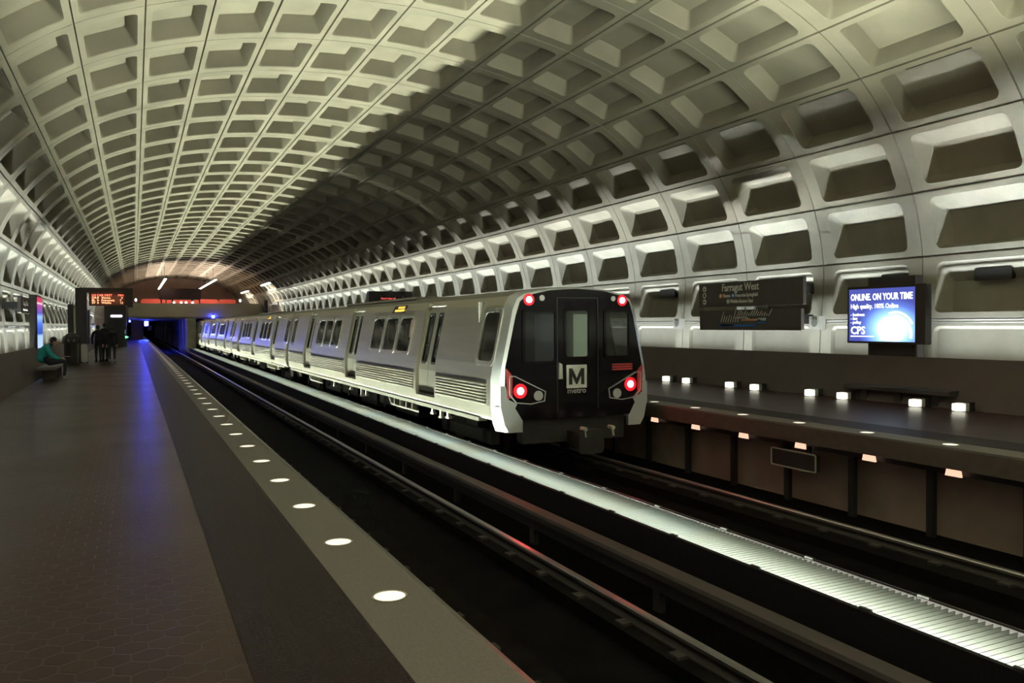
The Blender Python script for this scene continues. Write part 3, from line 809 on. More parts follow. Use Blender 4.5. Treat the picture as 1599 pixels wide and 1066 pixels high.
        secs = [(.45, 3.0), (4.42, 9.36), (10.82, 15.6), (17.02, CARL-.2)]
        for (a, b) in secs:
            rb = MB()
            for z in rz:
                rb.add([(s*1.500, a, z), (s*1.522, a, z+.012), (s*1.522, a, z+.034), (s*1.500, a, z+.046), (s*1.500, b, z), (s*1.522, b, z+.012), (s*1.522, b, z+.034), (s*1.500, b, z+.046)],
                       [(0, 4, 5, 1), (1, 5, 6, 2), (2, 6, 7, 3), (0, 1, 2, 3), (4, 7, 6, 5)])
            rb.build('fluted_panel', M['steel'], t)
        hs = patch(s, rr_side(5.75, 6.78, 1.76, 1.93, .03, 0), .004).build('destination_sign', M['black'], t)
        a_, b_ = sidept(s, 6.2, 1.80, .010), sidept(s, 6.2, 1.90, .010)
        if s == -1:
            led = MB()
            for (u0, u1, z0_) in ((5.92, 6.42, 1.862), (5.9, 6.62, 1.792)):
                u = u0
                while u < u1:
                    wv = .035+.03*random.random()
                    led.add([sidept(s, u, z0_, .008), sidept(s, u+wv, z0_, .008), sidept(s, u+wv, z0_+.045, .008), sidept(s, u, z0_+.045, .008)], [(0, 1, 2, 3)]); u += wv+.014
            led.build('sign_lettering', M['ledyel'], hs)
    # skirt, step and under-car gear
    sk = MB()
    for s in (-1, 1):
        sk.box(min(s*1.30, s*1.46), max(s*1.30, s*1.46), .9, CARL-.2, -.22, -.15)
    sk.build('side_sill', M['steel'], t)
    for yc in (4.6 if not first else 5.4, CARL-4.9):
        fr = MB()
        for s in (-1, 1):
            x0, x1 = sorted((s*1.34, s*1.44))
            fr.prism([(yc-.1-.95, -.20), (yc-.1+.95, -.20), (yc-.1+.95, -.35), (yc-.1-.95, -.35)][::-1], 'x', x0, x1) if False else None
            fr.box(x0, x1, yc-1.15, yc+.95, -.40, -.365).box(x0, x1, yc-1.15, yc-1.10, -.40, -.2).add([], [])
            for q in range(5): fr.box(x0, x1, yc-1.15+q*.45, yc-1.10+q*.45, -.38, -.2)
            fr.prism([(yc+.95, -.40), (yc+1.18, -.20), (yc+1.12, -.20), (yc+.90, -.37)], 'x', x0, x1)
        fr.build('louvred_step', M['steel'], t)
    for yc in (2.6, CARL-2.9):
        bg = MB(); bg.box(-1.05, -.88, yc-1.3, yc+1.3, -.72, -.5).box(.88, 1.05, yc-1.3, yc+1.3, -.72, -.5).box(-.9, .9, yc-.3, yc+.3, -.7, -.3)
        g = bg.build('bogie', M['under_gear'], t)
        for dy in (-.95, .95):
            wv = MB(); wv.cyl((-.78, yc+dy, -.60), (-.64, yc+dy, -.60), .345, n=24); wv.cyl((.64, yc+dy, -.60), (.78, yc+dy, -.60), .345, n=24); wv.cyl((-.64, yc+dy, -.6), (.64, yc+dy, -.6), .07)
            wv.build('wheelset', M['under_gear'], g, 40)
            bb = MB(); bb.box(-1.12, -1.0, yc+dy-.14, yc+dy+.14, -.68, -.46).box(1.0, 1.12, yc+dy-.14, yc+dy+.14, -.68, -.46); bb.build('axle_box', M['under_gear'], g)
    eq = MB()
    for i, (a, b, zb) in enumerate(((5.2, 6.9, -.62), (7.2, 8.3, -.55), (8.6, 10.2, -.66), (10.6, 12.4, -.58), (12.8, 14.9, -.63))): eq.rbox(-1.15, 1.15, a, b, zb, -.17, .04, 'y')
    for i in range(12): eq.cyl((-1.25, 4.8+i*.9+(i % 3)*.11, -.17), (-1.25, 4.8+i*.9+(i % 3)*.11, -.27-.1*(i % 4)), .03, n=8)
    eq.build('underfloor_equipment', M['under_gear'], t)
    bits = MB()
    for yy, zz in ((4.9-2.2, -.30), (3.1, -.33), (3.6, -.30), (8.9, -.33), (9.4, -.38), (10.6, -.30), (12.7, -.33), (15.4, -.35), (18.4, -.34)):
        bits.box(-1.36, -1.30, yy, yy+.09, zz-.05, -.2).box(-1.37, -1.29, yy-.05, yy+.12, zz-.07, zz-.03)
    bits.build('hanging_bracket', M['lampbox'], t)
    if not first or True:
        gw = MB(); gw.box(-.55, .55, CARL, CARL+.3, -.1, 1.85).box(-1.0, -.9, CARL, CARL+.3, -.2, 1.5).box(.9, 1.0, CARL, CARL+.3, -.2, 1.5)
        gw.build('gangway', M['black'], t)
        cp = MB(); cp.box(-.12, .12, CARL-.1, CARL+.4, -.7, -.45); cp.build('coupler', M['under_gear'], t)
        cn = MB(); cn.box(-1.40, -1.32, CARL-.02, CARL+.05, -.5, -.16); cn.build('end_bracket', M['speaker'], t)
    return t
car1 = make_car(True)
car1.location = (TX, TY, 0)
tag(car1, 'tail car of the silver metro train with black end mask and red lights', 'train car', 'cars of the silver train')
carx = make_car(False)
ordn = ['second car of the silver train, coupled just beyond the tail car', 'third car of the silver train, between the second and fourth cars', 'fourth car of the silver train, lit blue, near the bridge', 'fifth car of the silver train, going under the bridge']
for i in range(4):
    o = carx if i == 0 else copy_tree(carx)
    o.location = (TX, TY+CARP*(i+1), 0); tag(o, ordn[i], 'train car', 'cars of the silver train')
# ---- tail end of the first car
def shell(ring0, ring1, y0, y1, mb):
    n = len(ring0); mb.add([(x, y0(x, z) if callable(y0) else y0, z) for x, z in ring0]+[(x, y1, z) for x, z in ring1], [(i, i+1, n+i+1, n+i) for i in range(n-1)])
bodyring = [(-x, z) for x, z in PROF]+[(x, z) for x, z in PROF[::-1][1:]]
MASKR = [(1.06, -.13), (1.10, -.04), (1.30, .22), (1.36, .45), (1.35, .76), (1.16, 1.62), (1.08, 1.86), (.95, 1.96), (.52, 2.055), (0, 2.085)]
LIPR = [(1.26, -.16), (1.36, -.08), (1.44, .12), (1.45, .50), (1.405, .79), (1.20, 1.72), (1.115, 1.91), (.97, 2.00), (.53, 2.08), (0, 2.11)]
def full(r): return [(-x, z) for x, z in r]+[(x, z) for x, z in r[::-1][1:]]
def bulge(x, z): return -.05*(1-(x/1.4)**2)-.03*max(0, .6-z)
cap = MB()
shell(full(LIPR), bodyring, .02, .285, cap)
mr, lr = full(MASKR), full(LIPR); n = len(mr)
cap.add([(x, bulge(x, z)+.01, z) for x, z in mr]+[(x, .02, z) for x, z in lr], [(i, i+1, n+i+1, n+i) for i in range(n-1)])
# lower silver corners
for s in (-1, 1):
    pts = [(s*1.36, .45), (s*1.30, .22), (s*.94, .05), (s*.94, -.12), (s*1.05, -.13), (s*1.05, -.33), (s*1.30, -.33), (s*1.38, -.20), (s*1.45, .10), (s*1.45, .45)]
    cap.prism(pts, 'y', -.03, .05)
    cap.add([(s*1.30, -.03, -.33), (s*1.38, -.03, -.2), (s*1.45, -.03, .10), (s*1.40, .3, -.33), (s*1.45, .3, -.2), (s*1.50, .3, .1)], [(0, 1, 4, 3), (1, 2, 5, 4)])
cap.build('silver_end_cap', M['cap'], car1, 35)
# mask plate with three openings
OPN = [(-1.02, -.42, .84, 1.70), (-.24, .24, .90, 1.72), (.56, 1.06, .90, 1.70)]
mk = MB()
xs = sorted(set([-1.36, -1.2, 0, 1.2, 1.36]+[a for o in OPN for a in o[:2]])); zs = sorted(set([-.13, .05, .22, .45, .6, .76, 1.3, 1.62, 1.86, 1.96, 2.085]+[a for o in OPN for a in o[2:]]))
def mw(z):
    for (x0, z0), (x1, z1) in zip(MASKR, MASKR[1:]):
        if z0 <= z <= z1+1e-9: return x0+(x1-x0)*(z-z0)/(z1-z0)
    return 0
zs = sorted(set(zs+[1.90, 1.93, 2.0, 2.04, 2.07]))
for z0, z1 in zip(zs, zs[1:]):
    w0, w1 = max(mw(z0), .001), max(mw(z1), .001)
    for a, b in zip(xs, xs[1:]):
        if any(o[0]-1e-6 <= a and b <= o[1]+1e-6 and o[2]-1e-6 <= z0 and z1 <= o[3]+1e-6 for o in OPN): continue
        c = lambda v, w_: max(-w_, min(w_, v))
        q = [(c(a, w0), z0), (c(b, w0), z0), (c(b, w1), z1), (c(a, w1), z1)]
        if q[1][0]-q[0][0] < 1e-5 and q[2][0]-q[3][0] < 1e-5: continue
        mk.add([(x, bulge(x, z), z) for x, z in q], [(0, 1, 2, 3)])
mask = mk.build('end_mask', M['mask'], car1)
for i, (a, b, c, d) in enumerate(OPN):
    fr = MB(); fr.ringprism(rrect(a-.03, b+.03, c-.03, d+.03, .07), rrect(a+.015, b-.015, c+.015, d-.015, .05), 'y', -.062+bulge((a+b)/2, 1)*.0-.0, -.0)
    f_ = fr.build('window_frame', M['mask'], car1)
    MB().add([(a, -.03, c), (b, -.03, c), (b, -.03, d), (a, -.03, d)], [(0, 1, 2, 3)]).build('window_pane', M['darkglass'] if i == 0 else M['glass'], f_)
dr = MB()
for x in (-.40, .40): dr.box(x-.008, x+.008, -.066, -.04, .0, 1.93)
dr.box(-.40, .40, -.066, -.04, 1.92, 1.936); dr.build('end_door_seal', M['black'], car1)
bk = MB().box(-1.30, 1.30, 1.2, 1.25, .05, 1.88); bk2 = bk.build('cab_bulkhead', M['interior'], car1)
bk3 = MB().box(.62, .90, 1.12, 1.19, .2, 1.66); bk3.build('lit_cab_panel', emit('lit_cab_panel', (.75, .95, .6), .42), car1)
MB().box(-.2, .2, 1.12, 1.19, .1, 1.66).build('cab_door_glass', emit('cab_door_glow', (.62, .66, .7), .10), car1)
MB().box(-1.0, -.35, .5, .9, .05, .8).build('driver_console', M['seatb'], car1)
for x, z, up in ((-.92, 1.89, 1), (.92, 1.89, 1), (-1.09, .36, 0), (1.09, .40, 0)):
    yb = bulge(x, z)
    lm = MB(); lm.cyl((x, yb-.006, z), (x, yb+.02, z), .082 if not up else .072, n=22); h = lm.build('tail_lamp', M['black'], car1)
    lm = MB(); lm.cyl((x, yb-.018, z), (x, yb-.004, z), .062 if not up else .054, n=20); lm.build('red_lens', M['tl'], h)
    lm = MB(); lm.cyl((x, yb-.010, z), (x, yb+.004, z), .125 if not up else .10, n=24); lm.build('lamp_halo', M['tl2'], h)  # glowing disc added round the lens to imitate its halo
for x, z, r in ((-.68, 1.92, .05), (.73, 1.92, .045), (-.76, .27, .085), (.80, .25, .085)):
    yb = bulge(x, z)
    lm = MB(); lm.cyl((x, yb-.012, z), (x, yb+.01, z), r, n=20); lm.build('headlamp', M['hl'], car1)
for s in (-1, 1):
    q = [(s*1.30, .62), (s*1.20, .62), (s*.62, .34), (s*.64, .17), (s*.9, .13), (s*1.18, .16), (s*1.30, .30)]
    rg_ = MB(); rg_.ringprism(q, [(s*1.285, .60), (s*1.20, .605), (s*.635, .33), (s*.655, .185), (s*.9, .145), (s*1.17, .175), (s*1.285, .31)], 'y', -.06, -.02)
    rg_.build('lamp_cluster_rim', M['hl'], car1)
    MB().prism([(s*1.345, .74), (s*1.24, .62), (s*1.24, .24), (s*1.33, .25)], 'y', -.045, -.0).build('red_side_reflector', M['redstrip'], car1)
for q in range(3): MB().rbox(.70, 1.12, -.058, -.03, .66+q*.042, .688+q*.042, .008, 'y').build('red_marker_bar', M['redstrip'], car1)
MB().prism([(-.37, .82), (-.32, .79), (-.31, .54), (-.38, .54)], 'y', -.09, -.05).build('grab_handle', M['speaker'], car1)
lg = MB(); lg.ringprism(rrect(-.225, .175, .375, .775, .01, 1), rrect(-.195, .145, .405, .745, .004, 1), 'y', -.066, -.055); lgo = lg.build('logo_square', M['white'], car1)
MB().box(-.195, .145, -.060, -.056, .405, .745).build('logo_field', M['white'], lgo)
lm_ = MB()
for s in (-1, 1):
    cx_ = -.025
    lm_.prism([(cx_+s*.150, .435), (cx_+s*.150, .715), (cx_+s*.085, .715), (cx_, .545), (cx_, .440), (cx_+s*.012, .440), (cx_+s*.088, .590), (cx_+s*.088, .435)], 'y', -.066, -.059)
lm_.build('logo_letter', M['black'], lgo)
text('logo_word', 'metro', .135, M['hl'], car1, (-.025, -.064, .29), (PI/2, 0, 0), 'CENTER', .003, .002, sx=1.1)
cpl = MB(); cpl.box(-.16, .16, -.42, .2, -.62, -.36).rbox(-.24, .24, -.52, -.36, -.70, -.30, .05, 'y'); cpl.build('end_coupler', M['under_gear'], car1)
for x in (-.13, .41):
    cc = MB(); cc.cyl((x, -.55, -.28), (x, -.40, -.28), .035, n=12); cc.cyl((x, -.5, -.28), (x+.02, -.5, -.42), .025, n=10); cc.build('air_hose', M['lampbox'], car1, 40)
ud = MB().box(-1.0, 1.0, .05, .3, -.55, -.13); ud.build('end_apron', M['under_gear'], car1)
for yy in (TY+4.9,):
    pass
ad = patch(-1, [(4.98, 1.18), (5.30, 1.22), (5.36, 1.60), (4.98, 1.62)], -.05).build('lit_poster', emit('lit_poster', (1, .62, .45), .55), car1)
for i in range(5):
    area('saloon_lamp', (TX, TY+CARP*i+10.5, 1.84), .3, 17, 9, (.9, 1, .85))

# ------------------------------------------------------------------ mezzanine bridge and what is beyond
def sbox(name, a, m): return struct(name, MB().box(*a), m)
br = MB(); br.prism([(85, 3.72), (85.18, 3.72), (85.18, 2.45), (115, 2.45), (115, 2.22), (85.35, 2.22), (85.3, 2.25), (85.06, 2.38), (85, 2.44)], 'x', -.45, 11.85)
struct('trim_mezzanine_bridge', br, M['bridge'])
sbox('trim_mezzanine_side', (11.7, 11.85, 85.2, 115, 2.45, 3.7), M['bridge'])
sbox('trim_mezzanine_edge', (-.45, -.3, 85.2, 115, 2.45, 3.7), M['bridge'])
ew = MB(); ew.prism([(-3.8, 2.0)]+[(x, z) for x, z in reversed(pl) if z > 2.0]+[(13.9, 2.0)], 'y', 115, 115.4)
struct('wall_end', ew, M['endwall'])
# central pier wall under the bridge
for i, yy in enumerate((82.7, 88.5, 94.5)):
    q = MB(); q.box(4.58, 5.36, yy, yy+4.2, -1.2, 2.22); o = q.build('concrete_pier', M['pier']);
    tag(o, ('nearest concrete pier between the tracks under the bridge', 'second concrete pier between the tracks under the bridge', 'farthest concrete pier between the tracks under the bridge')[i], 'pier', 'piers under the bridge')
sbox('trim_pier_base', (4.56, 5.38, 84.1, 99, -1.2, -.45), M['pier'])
o = MB().box(-.3, .95, 101.5, 104, 0, 2.0).build('service_room', mat('pale_pink_render', (.36, .30, .28), .8)); tag(o, 'pale blank service room on the near platform under the bridge', 'service room')
t = empty('track_sign', (1.55, 98, 0), 0, 'small white square number sign hanging at the platform end under the bridge', 'sign')
MB().box(-.2, .25, -.03, .03, 1.05, 1.6).build('face', M['paper'], t); MB().box(-.0, .04, -.02, .02, 0, 1.05).build('post', M['dark'], t)
# blue lamps
def blue_lamp(loc, label, sz=.2):
    t = empty('blue_lamp', loc, 0, label, 'lamp')
    MB().rbox(-sz/2, sz/2, -.1, .1, -sz*1.3, 0, .03, 'y').build('lens', M['blue'], t); MB().box(-sz*.35, sz*.35, -.06, .06, 0, .12).build('bracket', M['dark'], t)
blue_lamp((1.30, 102.6, 2.1), 'bright blue lamp hanging over the near platform under the bridge', .42)
blue_lamp((-.36, 85.6, 2.1), 'dim blue lamp beside the dark lift shaft', .14)
blue_lamp((7.10, 84.86, 2.56), 'blue lamp on the lower edge of the bridge above the train', .22)
area('blue_light', (1.30, 102.3, 1.75), .42, .6, 130, (.03, .05, 1), (math.radians(-76), 0, 0), 60)
# mezzanine furniture
for x, lb in ((2.8, 'left'), (7.33, 'right')):
    t = empty('tube_light', (x, 0, 0), 0, 'long white fluorescent tube light over the mezzanine, %s of the dark kiosk' % lb, 'light')
    MB().rbox(-.11, .11, 84, 107.5, 5.98, 6.08, .02, 'y').build('tube', M['tube'], t)
    MB().box(-.13, .13, 84, 107.5, 6.08, 6.16).build('housing', M['dark'], t)
    hg = MB()
    for q in (87, 95, 103): hg.cyl((0, q, 6.1), (0, q, 7.4), .02, n=8)
    hg.build('hanger', M['dark'], t)
for (x, ya, yb, z, lb) in ((12.15, 82.3, 87.6, 5.62, 'nearer of the two white tube lights high on the right wall by the bridge'), (12.15, 99.0, 105.0, 5.5, 'farther of the two white tube lights high on the right wall by the bridge'), (-2.0, 99.0, 105, 6.35, 'white tube light high on the left wall beyond the display board')):
    t = empty('wall_tube_light', (x, 0, 0), 0, lb, 'light')
    MB().rbox(-.13, .13, ya, yb, z, z+.14, .02, 'y').build('tube', M['tube'], t); MB().box(-.15, .15, ya, yb, z+.14, z+.24).build('housing', M['dark'], t)
    area('wall_tube_lamp', (x, (ya+yb)/2, z-.03), .25, (yb-ya), 330, (1, .92, .75), (0, math.radians(-45 if x > 5 else 45), 0), 110)
t = empty('fare_kiosk', (4.35, 86.5, 2.45), 0, 'dark framed kiosk with dark hanging box standing on the mezzanine', 'kiosk')
MB().rbox(-2.05, 1.75, -.5, 1.5, 1.7, 2.75, .1, 'y').build('roof_box', mat('kiosk_brown', (.018, .008, .008), .8), t)
for x in (-1.9, -.9, .9, 1.6): MB().box(x-.06, x+.06, -.4, -.3, 0, 1.75).build('post', M['dark'], t)
MB().box(-1.2, -.2, -.2, .6, 0, 1.1).box(.3, 1.3, -.2, .6, 0, 1.1).build('counter', M['dark'], t)
for i, x in enumerate((-.75, -.1, .35, .95)): MB().lathe([(.02, 1.25), (.11, 1.32), (.12, 1.42), (.03, 1.5)], (x, -.45), 12).build('lamp', M['tube'], t)
t = empty('red_barrier', (0, 92, 2.45), 0, 'row of red fare gate panels across the mezzanine', 'barrier')
for (a, b) in ((.7, 3.0), (3.15, 5.6), (5.75, 8.2), (8.3, 10.0)): MB().rbox(a, b, -.1, .1, .75, 1.9, .15, 'y').build('panel', M['redpanel'], t)
for x in (.8, 3.07, 5.67, 8.25, 9.9): MB().box(x-.05, x+.05, -.05, .05, 0, 1.3).build('post', M['lampbox'], t)
for x, lb in ((.2, 'left'), (9.9, 'right')):
    t = empty('globe_lamp', (x, 87, 2.45), 0, 'small white lamp on a post at the %s end of the mezzanine' % lb, 'lamp')
    MB().cyl((0, 0, 0), (0, 0, 1.5), .04, n=8).build('post', M['lampbox'], t); MB().lathe([(.04, 1.5), (.1, 1.55), (.11, 1.7), (.04, 1.78)], (0, 0), 12).build('globe', M['tube'], t)
point('barrier_light', (5, 88.5, 4.4), 60, (1, .6, .5), .3)
# escalator landing at the right end
t = empty('escalator', (12.35, 84, 2.1), 0, 'dark escalator head at the right end of the bridge with glass side', 'escalator')
MB().box(-.5, .55, -3.2, 1, -.4, .45).build('truss', M['bronze'], t)
MB().rbox(-.55, -.2, -.6, 1.4, .4, 1.95, .15, 'z').build('newel', M['black'], t)
MB().box(-.15, .62, -2.5, -2.4, .45, 1.45).build('side_panel', mat('pinkish_panel', (.45, .38, .35), .5), t)
hb = MB(); hb.cyl((-.15, -2.5, 1.6), (.1, 1, 1.9), .05, n=8); hb.cyl((.62, -2.6, .3), (.5, -2.2, 1.75), .06, n=8); hb.build('handrail', M['black'], t)
for x in (-.35, .32, .5): MB().lathe([(.03, .56), (.08, .6), (.08, .66), (.03, .7)], (x, -2.6), 10).build('comb_lamp', M['tube'], t)
# lift shaft on the near platform
t = empty('lift_shaft', (-1.2, 66, 0), 0, 'tall dark lift shaft on the near platform with a white lamp at its top', 'lift')
MB().box(-.75, .70, 0, 3, 0, 3.1).build('shaft', M['bronze'], t)
MB().rbox(-.35, .45, -.14, 0, 2.17, 2.36, .06, 'y').build('lamp', emit('lift_lamp', (.85, .85, 1), 1.2), t)
MB().box(-.55, .5, -.03, 0, 0, 2.1).build('door', M['black'], t)
MB().box(.58, .66, -.2, 0, .95, 1.25).build('call_plate', M['paper'], t)
MB().add([(.62, -.22, .62), (.62, -.22, .82), (.84, -.22, .72)], [(0, 1, 2)]).build('green_arrow', M['greenled'], t)
# ------------------------------------------------------------------ near platform furniture
def arm_pylon(loc, mirror, lb, full=True):
    t = empty('display_pylon', loc, 0, lb, 'display')
    s = -1 if mirror else 1
    def bx(a, b, y0, y1, z0, z1): return MB().rbox(min(s*a, s*b), max(s*a, s*b), y0, y1, z0, z1, .02, 'z')
    bx(0, .42, 0, .42, 0, 3.10).build('column', M['bronze'], t)
    bx(.42, 2.14, .02, .40, 2.90, 3.10).build('arm', M['bronze'], t)
    bd = MB(); bd.box(min(s*.50, s*1.92), max(s*.50, s*1.92), .05, .38, 2.36, 2.90); bd = bd.build('display_board', M['bronze'], t)
    MB().box(min(s*.54, s*1.88), max(s*.54, s*1.88), .04, .05, 2.40, 2.87).build('display_face', M['black'], bd)
    MB().box(min(s*1.92, s*2.14), max(s*1.92, s*2.14), .02, .40, 2.30, 2.90).build('end_block', M['bronze'], t)
    return t, bd
t, bd = arm_pylon((-2.17, 37.7, 0), False, 'dark pylon with an arm carrying a lit train arrivals board on the near platform')
RF = (PI/2, 0, 0)
def led(parent, rows, x0, z0, size, dz, y=.036):
    for i, (cells) in enumerate(rows):
        for (x, s_, m) in cells: text('led_text', s_, size, m, parent, (x0+x, y, z0-dz*i), RF, 'LEFT', .001, .0)
led(bd, [[(0, 'LN CAR DEST', M['ledred']), (.98, 'MIN', M['ledred'])],
         [(0, 'OR', M['ledamb']), (.2, '8', M['ledamb']), (.36, 'Vienna', M['ledamb']), (1.1, '4', M['ledamb'])],
         [(0, 'BL', M['ledamb']), (.2, '6', M['ledamb']), (.36, 'Franconia', M['ledamb']), (1.05, '7', M['ledamb'])],
         [(0, 'SV', M['ledamb']), (.2, '6', M['ledamb']), (.36, 'Wiehle', M['ledamb']), (1.05, '12', M['ledamb'])]], .60, 2.755, .125, .105)
area('board_glow', (-1.0, 37.6, 2.63), 1.2, .4, 5, (1, .25, .12), (math.radians(90), 0, 0))
MB().rbox(.18, .42, -.06, -.0, .02, .78, .05, 'y').build('map_case', M['paper'], t)
t2, bd2 = arm_pylon((12.27, 37.7, 0), True, 'dark arm with red arrivals board showing above the train roof')
led(bd2, [[(0, 'Stand clear of', M['ledred'])], [(0, 'moving train', M['ledred'])], [(0, ' ', M['ledred'])]], -1.55, 2.72, .13, .13)
# bin beside the seated person
t = empty('litter_bin', (-2.22, 36.0, 0), 0, 'dark octagonal litter bin with pointed lid in front of the display pylon', 'bin')
MB().lathe([(.27, 0), (.27, .06), (.25, .08), (.27, .82), (.30, .84)], (0, 0), 8).build('body', M['bronze'], t)
MB().lathe([(.31, .84), (.33, .98), (.30, 1.10), (.12, 1.24), (.02, 1.27)], (0, 0), 8).build('lid', M['black'], t)
MB().box(-.12, .12, -.30, -.28, .93, .99).build('slot', M['lampbox'], t)
# near side ad screen seen edge on and small station sign
t = empty('advertising_pylon', (-2.84, 30.85, 0), 0, 'glowing blue and red advertising pylon seen edge on behind the seated person', 'screen')
MB().rbox(-.2, .02, -.80, .80, .7, 2.52, .02, 'z').build('housing', M['bronze'], t)
def adm():
    m = bpy.data.materials.new('ad_face'); m.use_nodes = True; N, L = nt(m); b = N['Principled BSDF']
    tc = N.new('ShaderNodeTexCoord'); sp = N.new('ShaderNodeSeparateXYZ'); L.new(tc.outputs['Object'], sp.inputs[0])
    mr = N.new('ShaderNodeMapRange'); mr.inputs[1].default_value = .85; mr.inputs[2].default_value = 2.45; L.new(sp.outputs[2], mr.inputs[0])
    cr = N.new('ShaderNodeValToRGB'); cr.color_ramp.interpolation = 'LINEAR'; L.new(mr.outputs[0], cr.inputs[0]); e = cr.color_ramp.elements
    e[0].position = 0; e[0].color = (.45, .6, 1, 1); e[1].position = 1; e[1].color = (.55, .05, .12, 1)
    for p, c in ((.22, (.35, .55, 1)), (.26, (.03, .08, .45)), (.45, (.05, .15, .7)), (.6, (.3, .5, 1)), (.68, (.10, .08, .5)), (.85, (.4, .06, .3)), (.88, (.9, .7, .8)), (.91, (.5, .04, .1))):
        q = e.new(p); q.color = (*c, 1)
    L.new(cr.outputs[0], b.inputs['Emission Color']); b.inputs['Emission Strength'].default_value = 1.2; b.inputs['Base Color'].default_value = (.02, .02, .02, 1)
    return m
MB().box(.02, .035, -.74, .76, .80, 2.46).build('display', adm(), t)
t = empty('station_sign', (-2.95, 28.6, 2.12), 0, 'small brown station name sign on the near side wall left of the glowing pylon', 'sign')
MB().rbox(-.08, .0, -1.45, 1.1, -.22, .26, .01, 'x').build('panel', M['signboard'], t)
text('station_name', 'Farragut West', .2, M['white'], t, (.004, -.9, .02), (PI/2, 0, PI/2), 'LEFT', .003, .002)
text('lettering', 'Largo   New Carrollton', .11, M['white'], t, (.004, -.9, -.14), (PI/2, 0, PI/2), 'LEFT', .003, .001)
MB().box(-.5, -.08, -1.2, -1.0, -.1, .1).box(-.5, -.08, .8, 1.0, -.1, .1).build('bracket', M['black'], t)
# dark doorway frames further along the near wall
for i, (yy, lb) in enumerate(((44.0, 'nearer dark case standing against the near parapet beyond the bin'), (52, 'middle dark case against the near parapet beyond the display pylon'), (59, 'farthest dark case against the near parapet before the lift shaft'))):
    t = empty('map_case', (-2.7, yy, 0), 0, lb, 'map case', 'map cases on the near parapet')
    MB().rbox(-.12, .12, -.7, .7, .4, 2.55, .02, 'z').build('frame', M['bronze'], t)
    MB().box(.12, .13, -.58, .58, .8, 2.4).build('poster', mat('poster', (.5, .48, .38), .6), t)

# ------------------------------------------------------------------ people
def skin_chain(name, chains, m, parent, loc=(0, 0, 0), sub=2, root=0):
    """chains: list of lists of (x,y,z,r); first point of later chains may be an index tuple ('j', n)"""
    V = []; E = []; Rr = []
    for ch in chains:
        prev = None
        for p in ch:
            if p[0] == 'j': prev = p[1]; continue
            V.append(p[:3]); Rr.append(p[3]); i = len(V)-1
            if prev is not None: E.append((prev, i))
            prev = i
    me = bpy.data.meshes.new(name); me.from_pydata(V, E, []); o = bpy.data.objects.new(name, me); COL.objects.link(o)
    md = o.modifiers.new('skin', 'SKIN'); md.use_smooth_shade = True
    for i, v in enumerate(me.skin_vertices[0].data):
        rr = Rr[i]; v.radius = (rr, rr) if not isinstance(rr, tuple) else rr; v.use_root = (i == root)
    ms = o.modifiers.new('sub', 'SUBSURF'); ms.levels = sub; ms.render_levels = sub
    bpy.context.view_layer.update()
    dg = bpy.context.evaluated_depsgraph_get(); m2 = bpy.data.meshes.new_from_object(o.evaluated_get(dg)); m2.name = name
    bpy.data.objects.remove(o)
    m2.materials.clear(); m2.materials.append(m)
    if len(m2.polygons): m2.polygons.foreach_set('use_smooth', [True]*len(m2.polygons))
    o = bpy.data.objects.new(name, m2); COL.objects.link(o); o.parent = parent; o.location = loc
    return o
def ellipsoid(mb, c, r, n=14, k=9, tilt=0):
    pts = []
    R = Matrix.Rotation(tilt, 3, 'X')
    for i in range(k+1):
        th = PI*i/k
        for j in range(n):
            ph = 2*PI*j/n; v = R @ Vector((r[0]*math.sin(th)*math.cos(ph), r[1]*math.sin(th)*math.sin(ph), r[2]*math.cos(th)))
            pts.append((c[0]+v.x, c[1]+v.y, c[2]+v.z))
    fs = [(i*n+j, i*n+(j+1) % n, (i+1)*n+(j+1) % n, (i+1)*n+j) for i in range(k) for j in range(n)]
    mb.add(pts, fs); return mb
def hand(mb, c, d, sz=1.0):
    """palm and five fingers; c wrist, d pointing direction"""
    d = Vector(d).normalized(); c = Vector(c); side = d.cross(Vector((0, 0, 1)));
    side = side.normalized() if side.length > .1 else Vector((1, 0, 0))
    up = side.cross(d)
    mb.cyl(c, c+d*.075*sz, .030*sz, .034*sz, 10)
    for i, l in enumerate((.055, .066, .062, .048)):
        b0 = c+d*.07*sz+side*(.024-.016*i)*sz; b1 = b0+d*l*.55*sz-up*.008; b2 = b1+d*l*.35*sz-up*.025*sz
        mb.cyl(b0, b1, .0085*sz, .008*sz, 8); mb.cyl(b1, b2, .008*sz, .006*sz, 8)
    b0 = c+d*.025*sz+side*.026*sz; b1 = b0+d*.03*sz+side*.022*sz; mb.cyl(b0, b1, .010*sz, .009*sz, 8); mb.cyl(b1, b1+d*.03*sz-up*.01, .009*sz, .007*sz, 8)
